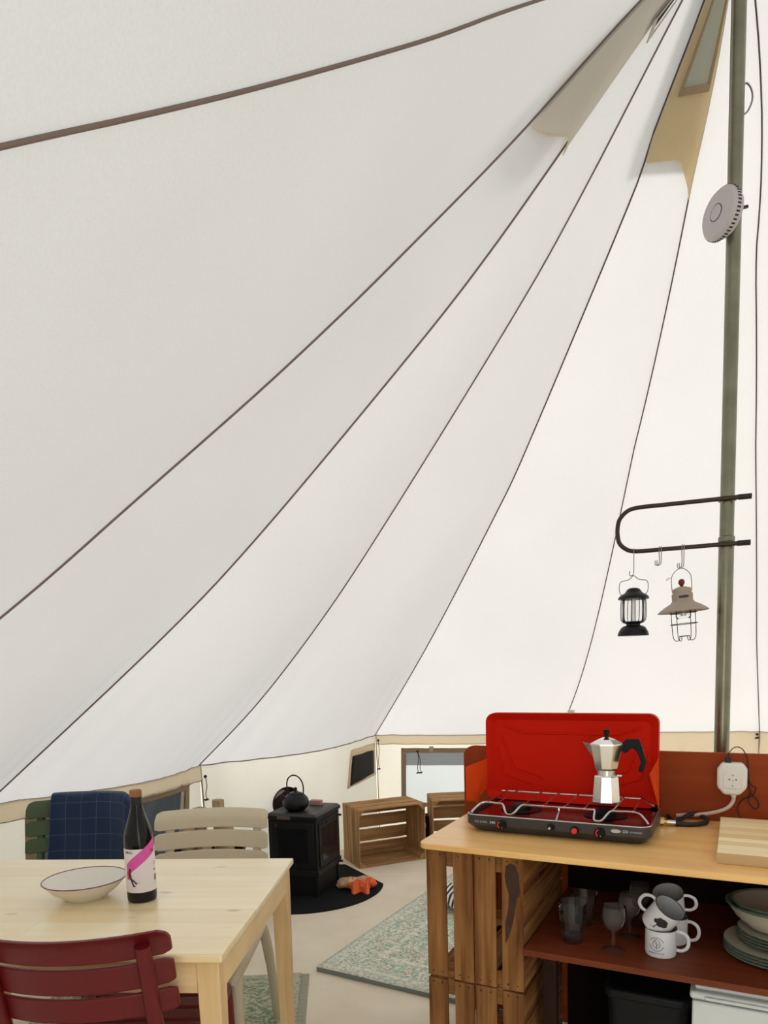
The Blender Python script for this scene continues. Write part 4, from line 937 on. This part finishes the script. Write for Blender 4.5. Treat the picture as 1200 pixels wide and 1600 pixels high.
# ---------------------------------------- things on the shelf
SZ = .546
def tumbler(a, b, label, z=SZ, tilt=0):
    t = thing('glass_tumbler', label, 'glass', CC(a, b, z), CYAW, 'tumblers on the shelf')
    m = MB(); m.lathe([(0, 0), (.027, 0), (.029, .004), (.036, .060), (.039, .066), (.042, .096), (.0395, .096), (.0365, .068), (.033, .060), (.026, .010), (0, .008)], 12); m.build('glass_wall', 'glass', t, angle=20)
    return t
tumbler(.440, .105, 'front faceted glass tumbler at the left end of the shelf'); tumbler(.440, .105, 'second tumbler nested inside the front faceted tumbler', SZ+.022)
tumbler(.445, .26, 'dim tumbler standing behind the front faceted tumbler'); 
def wine(a, b, label):
    t = thing('wine_glass', label, 'glass', CC(a, b, SZ), 0, 'stemmed glasses on the shelf')
    m = MB(); m.lathe([(0, .0), (.031, 0), (.032, .002), (.012, .006), (.0045, .012), (.004, .05), (.008, .056), (.024, .064), (.034, .082), (.036, .10), (.032, .128), (.0305, .128), (.0345, .10), (.0325, .083), (.022, .067), (0, .060)], 32); m.build('glass_wall', 'thin_glass', t)
wine(.558, .085, 'front stemmed wine glass left of the mugs'); wine(.585, .20, 'middle stemmed wine glass, partly hidden behind the front one'); wine(.60, .31, 'rearmost stemmed wine glass, deep in the shelf shade')
def mug(label, M, hand=0.0, logo=None):
    """M: full matrix; handle direction angle about own axis"""
    t = D.objects.new('enamel_mug', None); COL.objects.link(t); t.matrix_world = M; t['label'] = label; t['category'] = 'mug'; t['group'] = 'stacked enamel mugs'; t.empty_display_size = .03
    r = .0405; h = .077
    m = MB(); m.lathe([(0, 0), (.035, 0), (.039, .003), (r, .010), (r, h-.001), (r+.0008, h)], 48); m.build('body', 'mug', t)
    m = MB(); m.lathe([(r, h), (r-.0015, h-.0005), (r-.002, .008), (0, .005)], 48); m.build('inner_wall', 'mug_in', t)
    m = MB(); m.tube([((r+.0002)*cos(a), (r+.0002)*sin(a), h) for a in [2*PI*i/48 for i in range(48)]], .0013, 6, closed=True); m.build('rim', 'mug_rim', t)
    c, s = cos(hand), sin(hand)
    P = [(r-.002, .016), (r+.012, .014), (r+.025, .022), (r+.030, .038), (r+.026, .056), (r+.012, .066), (r-.002, .066)]
    m = MB(); m.tube(spline([(x*c, x*s, z) for x, z in P], 5), .0038, 10, flat=1.25, up=(-s, c, 0)); m.build('handle', 'mug', t)
    def oc(sx_, z, q):   # arc s measured to viewer's right from angle q
        return (r+.0006)*cos(q+sx_/r), (r+.0006)*sin(q+sx_/r), z
    if logo == 'leaf':
        q = -PI/2-.18
        m = MB(); 
        for a0, a1 in ((20, 160), (190, 345)):
            m.tube([oc(.0185*cos(R(a)), .041+.0185*sin(R(a)), q) for a in range(a0, a1, 7)], .0007, 4)
        m.tube([oc(.011*sin(x)*(1-.25*sin(x/2)*0)*(.55+.45*sin(x/2)), .043+.012*cos(x)*1.0, q) for x in [2*PI*i/24 for i in range(24)]], .0007, 4, closed=True)
        m.tube([oc(x, z, q) for x, z in ((0, .027), (0, .035), (.001, .043), (-.003, .052))], .0007, 4)
        m.tube([oc(x, z, q) for x, z in ((0, .035), (.004, .039), (.006, .044))], .0006, 4); m.tube([oc(x, z, q) for x, z in ((0, .041), (-.004, .045), (-.006, .049))], .0006, 4)
        m.build('leaf_logo', 'mug_ink', t)
        Mt = Matrix.Translation((0, 0, .0155)) @ Matrix.Rotation(q-PI/2+PI, 4, 'Z') @ Matrix(((1, 0, 0, 0), (0, 0, -1, 0), (0, 1, 0, 0), (0, 0, 0, 1)))
        text('lettering', 'BORGEWIJK', .0065, 'mug_ink', t, Mt, wrap=r+.0003, extrude=.0003, spacing=1.25)
    if logo == 'tree':
        q = -PI/2+.02; m = MB(); rr = random.Random(3)
        for bx, bz, br_x, br_z in ((.004, .050, .015, .012), (-.008, .044, .009, .007), (.012, .042, .009, .008), (.002, .038, .008, .006)):
            pts = [oc(bx+br_x*(.86+.28*rr.random())*cos(x), bz+br_z*(.86+.28*rr.random())*sin(x), q) for x in [2*PI*i/24 for i in range(24)]]
            cc_ = m.bm.verts.new(oc(bx, bz, q)); vs = [m.bm.verts.new(p) for p in pts]; mid_ = [m.bm.verts.new(oc(bx+br_x*.45*cos(x), bz+br_z*.45*sin(x), q)) for x in [2*PI*i/24 for i in range(24)]]
            for i in range(24): m.face((vs[i], vs[(i+1) % 24], mid_[(i+1) % 24], mid_[i])); m.face((mid_[i], mid_[(i+1) % 24], cc_))
        m.tube([oc(-.002, .036, q), oc(-.005, .028, q), oc(-.006, .021, q)], .0014, 5)
        m.tube([oc(-.016+.003*i, .021+.0006*sin(i*3), q) for i in range(6)], .0005, 4)
        m.build('tree_print', 'tree_ink', t)
    return t
def frame_at(a, b, z, axis, spin=0):
    """matrix whose +z is the given axis (counter coordinates)"""
    ax = Vector(axis).normalized(); q = ax.to_track_quat('Z', 'Y').to_matrix().to_4x4()
    return cM @ Matrix.Translation((a, b, z)) @ q @ Matrix.Rotation(spin, 4, 'Z')
I4 = Matrix.Identity(4)
mug('upright white enamel mug with round leaf logo, front bottom of the mug stack', cM @ Matrix.Translation((.678, .112, SZ)), hand=R(8)+.0, logo='leaf')
MB_t = cM @ Matrix.Translation((.674, .118, SZ+.079)) @ Matrix.Rotation(R(33), 4, 'Y') @ Matrix.Rotation(R(17), 4, 'X')
mug('tilted white enamel mug with dark tree print resting in the front mug', MB_t @ Matrix.Translation((-.010, 0, -.008)), hand=R(170), logo='tree')
mug('upright enamel mug behind the front mug, bottom of the rear pair', cM @ Matrix.Translation((.700, .215, SZ)), hand=R(-8))
mug('grey-lined enamel mug tipped towards the front on top of the rear pair', cM @ Matrix.Translation((.694, .213, SZ+.083)) @ Matrix.Rotation(R(24), 4, 'X') @ Matrix.Rotation(R(-4), 4, 'Y'), hand=R(5))
def plate(a, b, z, r, label, grp, h=.011):
    t = thing('stoneware_plate', label, 'plate', CC(a, b, z), 0, grp)
    m = MB(); m.lathe([(0, 0), (r*.62, 0), (r*.66, .002), (r*.97, h-.002), (r, h), (r*.985, h+.0015)], 56); m.build('underside', 'plate_g', t)
    m = MB(); m.lathe([(r*.985, h+.0015), (r*.94, h+.0005), (r*.66, .0055), (0, .0045)], 56); m.build('face', 'plate_c', t)
    return t
for k, w_ in enumerate(('lowest', 'second lowest', 'second highest', 'topmost')):
    plate(.968, .225, SZ+.0085*k, .138, 'large green-edged plate, %s of the large plate stack on the shelf' % w_, 'large plates on the shelf')
for k, w_ in enumerate(('lowest', 'second lowest', 'second highest', 'topmost')):
    plate(.972, .225, SZ+.0365+.0085*k, .108, 'small green-edged plate, %s of the small plates under the bowl' % w_, 'small plates on the shelf')
def bowl(z, r, h, label, a=.955, b=.225):
    t = thing('stoneware_bowl', label, 'bowl', CC(a, b, z), 0, 'bowls on the plates')
    m = MB(); m.lathe([(0, 0), (r*.45, 0), (r*.5, .003), (r*.80, h*.5), (r*.95, h*.9), (r*.97, h*.93)], 56); m.build('outer_wall', 'plate_c', t)
    m = MB(); m.lathe([(r*.955, h*.91), (r*.99, h*.95), (r, h), (r*.98, h+.002), (r*.93, h-.002)], 56); m.build('rim', 'plate_g', t)
    m = MB(); m.lathe([(r*.93, h-.002), (r*.78, h*.5), (r*.5, .009), (0, .007)], 56); m.build('inner_wall', 'bowl_in', t)
bowl(SZ+.0735, .122, .070, 'cream bowl with green rim on top of the plates'); bowl(SZ+.0735+.020, .108, .055, 'smaller dark-lined bowl nested in the cream bowl')
t = thing('mini_fridge', 'white fridge below the shelf at the right edge', 'fridge', CC(.762, .055, 0), CYAW)
m = MB(); m.box(0, .42, .02, .45, .01, .462); m.build('cabinet', 'fridge', t, bevel=.006)
m = MB(); m.box(-.006, .426, -.006, .45, .462, .484); m.build('lid_edge', 'fridge', t, bevel=.008, seg=3)
m = MB(); m.box(.006, .414, .012, .44, .484, .496); m.build('top_plate', 'fridge', t, bevel=.004)
m = MB(); m.box(.03, .40, -.012, -.004, .466, .476); m.build('handle_lip', 'fridge', t, bevel=.003)
m = MB(); m.box(0, .42, .0, .018, .02, .455); m.build('door', 'fridge', t, bevel=.005)
t = thing('waste_bin', 'black plastic bin in the shade beneath the shelf', 'bin', CC(.64, .27, 0), CYAW)
m = MB(); m.prism(rrect(-.11, .11, -.13, .13, .03, 5), 0, .38, None, .85); m.build('body', 'bin', t)
m = MB(); m.prism(rrect(-.118, .118, -.138, .138, .035, 5), .38, .41); m.build('lid', 'bin', t, bevel=.008)

# ============================================================ WOOD STOVE corner
SY = R(-18)
# hearth mat : circle segment
pa, pb, pc = Vector((-.03, 4.158)), Vector((-.174, 3.825)), Vector((-.594, 3.685))
def circum(a, b, c):
    d = 2*(a.x*(b.y-c.y)+b.x*(c.y-a.y)+c.x*(a.y-b.y))
    ux = ((a.x**2+a.y**2)*(b.y-c.y)+(b.x**2+b.y**2)*(c.y-a.y)+(c.x**2+c.y**2)*(a.y-b.y))/d
    uy = ((a.x**2+a.y**2)*(c.x-b.x)+(b.x**2+b.y**2)*(a.x-c.x)+(c.x**2+c.y**2)*(b.x-a.x))/d
    return Vector((ux, uy))
cc = circum(pa, pb, pc); rr_ = (pa-cc).length
a_s = math.atan2(pa.y-cc.y, pa.x-cc.x); poly = []
a_e = math.atan2(3.80-cc.y, -.93-cc.x); 
if a_e > a_s: a_e -= 2*PI
for i in range(33): a = a_s+(a_e-a_s)*i/32; poly.append((cc.x+rr_*cos(a), cc.y+rr_*sin(a)))
poly += [(-.90, 4.15), (-.55, 4.62), (-.29, 4.60)]
m = MB(); m.prism(poly[::-1], 0, .006); tag(m.build('hearth_mat', 'mat', smooth=False), 'black rounded hearth mat under the wood stove', 'mat')
S0 = Vector((-.406, 3.924, .006))
t = thing('wood_stove', 'black cast wood stove with glass doors standing on the hearth mat', 'wood stove', S0, SY)
# local: x from -w..0, y 0..d ; front right corner at origin
w_, d_ = .315, .36; hh = .494
m = MB(); m.box(-w_-.012, .004, -.004, d_+.012, hh-.034, hh-.012); m.build('top_frame', 'stove', t, bevel=.004)
m = MB(); m.hexa([V(-w_-.008, .0, hh-.012), V(.0, .0, hh-.012), V(.0, d_+.008, hh-.012), V(-w_-.008, d_+.008, hh-.012)], [V(-w_+.004, .012, hh), V(-.012, .012, hh), V(-.012, d_-.004, hh), V(-w_+.004, d_-.004, hh)]); m.build('top_plate', 'stove_top', t)
m = MB(); m.box(-w_, -.004, .004, d_, .155, hh-.034); m.build('firebox', 'stove', t, bevel=.003)
m = MB(); m.box(-w_-.004, .002, .0, d_+.004, .12, .157); m.build('ash_ledge', 'stove', t, bevel=.003)
m = MB(); m.box(-w_+.02, -.02, .02, d_-.02, .0, .12); m.build('pedestal', 'stove', t, bevel=.003)
for x in (-w_+.01, -.03):
    for y in (.01, d_-.03): m = MB(); m.box(x, x+.02, y, y+.02, 0, .12); m.build('leg', 'stove', t)
# right-hand glass door
m = MB(); m.box(-.004, .004, .03, d_-.03, .17, .44); dr = m.build('door', 'stove', t, bevel=.004)
m = MB(); m.box(.003, .0055, .065, d_-.06, .205, .405); m.build('door_glass', 'dark_glass', dr)
for y, z in ((d_-.045, .43), (d_-.045, .135)): m = MB(); m.cyl((.004, y, z), (.03, y, z), .007, n=12); m.build('door_handle', 'stove_top', dr)
m = MB(); m.box(.0, .006, .05, .09, .424, .434); m.box(.0, .006, .12, .15, .424, .434); m.build('air_slot', 'mat', dr)
m = MB(); m.box(-w_+.02, -.02, -.004, .004, .17, .44); df = m.build('front_door', 'stove', t, bevel=.004)
m = MB(); m.box(-w_+.06, -.06, -.0055, -.003, .205, .405); m.build('front_glass', 'dark_glass', df)
m = MB(); m.cyl((-.255, 0, .425), (-.255, -.02, .425), .008, n=12); m.build('air_knob', 'stove_top', df)
m = MB(); m.box(-.25, -.165, -.0072, -.004, hh-.032, hh-.014); m.build('maker_plate', 'brass_plate', t)
# kettle
t = thing('cast_iron_kettle', 'black cast iron kettle with tall arched handle on the wood stove', 'kettle', (-.540, 4.075, .500), R(0))
m = MB(); m.lathe([(0, 0), (.045, 0), (.05, .004), (.068, .018), (.079, .040), (.080, .055), (.072, .078), (.055, .096), (.038, .104), (0, .104)], 48); m.build('body', 'iron', t)
m = MB(); m.lathe([(.041, .103), (.040, .108), (.02, .115), (0, .117)], 32); l_ = m.build('lid', 'iron', t)
m = MB(); m.lathe([(0, .114), (.006, .116), (.006, .124), (.011, .130), (.011, .137), (.006, .142), (0, .143)], 18); m.build('lid_knob', 'iron', l_)
m = MB(); m.tube([(-.060, -.01, .070), (-.078, -.012, .088), (-.086, -.012, .106)], [.013, .010, .007], 12); m.build('spout', 'iron', t)
m = MB(); m.tube(spline([(-.040, 0, .098), (-.047, 0, .13), (-.050, 0, .165), (-.040, 0, .198), (-.012, 0, .215), (.018, 0, .205), (.040, 0, .175), (.048, 0, .135), (.045, 0, .09)], 5), .0042, 10); m.build('bail_handle', 'iron', t)
m = MB(); m.box(-.038, .038, -.018, .018, 0, .03); tag(m.build('soapstone_block', 'brick', bevel=.003), 'small pinkish stone block on the wood stove behind the kettle', 'stone', loc=(-.435, 4.235, .500), rz=SY)
# pan leaning on the wall behind the kettle, standing on the stove's rear edge
t = thing('frying_pan', 'dark round pan with shiny rim standing up behind the kettle and stove', 'pan', (-.645, 4.375, .0), 0)
Mp = Matrix.Translation((0, 0, .485)) @ Matrix.Rotation(R(38), 4, 'Z') @ Matrix.Rotation(R(84), 4, 'X')
m = MB(); m.lathe([(0, -.004), (.085, -.004), (.108, .022), (.11, .024), (.107, .024), (.084, 0), (0, 0)], 40, Mp); m.build('dish', 'dark_brown', t)
m = MB(); m.tube([Mp @ Vector((.1085*cos(a), .1085*sin(a), .024)) for a in [2*PI*i/40 for i in range(40)]], .0025, 6, closed=True); m.build('rim', 'steel', t)
m = MB(); m.tube([(.003, -.004, .38), (.010, -.012, .2), (.016, -.02, .006)], [.009, .010, .012], 10, flat=.6); m.build('handle', 'iron', t)
# netting bag of kindling
t = thing('kindling_bag', 'crumpled orange net bag of kindling lying on the hearth mat', 'bag', (-.195, 4.06, .006), R(-5))
m = MB()
def blob(cx, cy, cz, ax, ay, az, sd):
    r_ = random.Random(sd); ph = [r_.random()*6 for _ in range(6)]
    def f(u, v):
        th, p_ = 2*PI*u, PI*(v-.5)
        k = 1+.13*sin(3*th+ph[0])*cos(2*p_+ph[1])+.08*sin(7*th+ph[2]+3*p_)+.05*sin(11*th+ph[3])
        return (cx+ax*k*cos(p_)*cos(th), cy+ay*k*cos(p_)*sin(th), max(0.001, cz+az*k*sin(p_)))
    return f
m.grid(blob(-.03, .03, .03, .09, .05, .035, 1), 36, 16); m.grid(blob(.045, .06, .035, .05, .035, .03, 2), 30, 12); m.build('kindling', 'kindling', t, loose=True)
m = MB(); m.grid(blob(.02, -.02, .03, .06, .035, .032, 3), 40, 16); m.grid(blob(.085, .02, .035, .035, .045, .028, 4), 30, 12)
m.grid(lambda u, v: (-.02+.11*u, -.045-.02*sin(9*u)*v-.03*v, .05*(1-v)+.012*abs(sin(17*u))*(1-v)+.002), 24, 6); m.build('net', 'net', t, loose=True)
# firewood bucket behind the taupe chair
t = thing('firewood_bucket', 'dark bucket of firewood half hidden behind the taupe chair', 'bucket', (-.93, 3.50, 0))
m = MB(); m.lathe([(0, .01), (.15, 0), (.152, .005), (.185, .42), (.19, .425), (.183, .425), (.148, .012), (0, .012)], 40); m.build('pail', 'stove', t)
m = MB(); m.tube([(.187*cos(a), .187*sin(a), .425) for a in [2*PI*i/40 for i in range(40)]], .006, 8, closed=True); m.build('rim', 'iron', t)
rg = random.Random(11)
logs = [(.055, .03, .685, .030, 'upright split log sticking highest out of the firewood bucket'), (-.045, .05, .64, .033, 'pale slanting split log left of the highest log in the bucket'), (-.09, -.04, .55, .036, 'split log at the left side of the firewood bucket'), (.10, -.02, .56, .035, 'split log at the right side of the firewood bucket'), (.01, -.09, .54, .034, 'split log at the near side of the firewood bucket')]
for x, y, h_, r_, lb_ in logs:
    m = MB(); n = 5; a0 = rg.random()*6
    P = [(r_*(1+.25*rg.random())*cos(a0+2*PI*i/n), r_*(1+.25*rg.random())*sin(a0+2*PI*i/n)) for i in range(n)]
    m.prism(P, 0, h_-.02); tag(m.build('firewood_log', 'log', smooth=False, bevel=.003), lb_, 'log', 'logs in the bucket', loc=(-.93+x, 3.50+y, .02))
# rugs
def rug(label, cx, cy, hx, hy, rz, mat, edge, th=.010, fringe=False):
    t = thing('patterned_rug', label, 'rug', (cx, cy, 0), rz)
    m = MB(); m.box(-hx, hx, -hy, hy, .001, th-.002); m.build('backing', edge, t, smooth=False)
    m = MB(); m.grid(lambda u, v: (-hx+2*hx*u, -hy+2*hy*v, th+.0015*sin(14*u+5*v)), 40, 40); m.build('pile', mat, t, loose=True, solid=.003)
    if fringe:
        m = MB()
        for i in range(150):
            y = -hy+2*hy*(i+.5)/150; m.box(hx, hx+.035, y-.002, y+.002, .002, .006)
        m.build('fringe', 'plate_c', t)
MT['rug_a'] = rug_mat('rug_green', .62, .95, (.42, .53, .41), (.74, .74, .64)); MT['rug_b'] = rug_mat('rug_green_old', .52, .75, (.20, .28, .18), (.48, .47, .34))
MT['rug_edge'] = pbr('rug_edge', (.20, .22, .20), .9)
ry = R(-29.5); c_ = Vector((-.331, 2.959)); hx, hy = .62, .95
ctr = c_+Vector((cos(ry)*hx-sin(ry)*hy, sin(ry)*hx+cos(ry)*hy))
rug('pale green patterned rug with thick edge lying behind the counter', ctr.x, ctr.y, hx, hy, ry, 'rug_a', 'rug_edge', .022)
ry2 = R(4); c2 = Vector((-.395, 2.93)); ctr2 = c2+Vector((-cos(ry2)*.52+sin(ry2)*.75, -sin(ry2)*.52-cos(ry2)*.75))
rug('worn green patterned rug with pale fringe under the dining table', ctr2.x, ctr2.y, .52, .75, ry2, 'rug_b', 'rug_edge', .010, True)
# zebra cushion seen through the gap of the crate
m = MB()
def cush(u, v, s):
    x, y = (u*2-1), (v*2-1); h_ = .045*((1-x**4)*(1-y**4))**.6
    return (x*.19*(1-.06*y*y), y*.19*(1-.06*x*x), .047+s*h_)
m.grid(lambda u, v: cush(u, v, 1), 24, 24); m.grid(lambda u, v: cush(u, v, -1), 24, 24)
tag(m.build('zebra_cushion', 'zebra', loose=True), 'black and white zebra cushion on the pale rug, seen through the crate gap', 'cushion', loc=(.47, 3.72, .022), rz=.3)
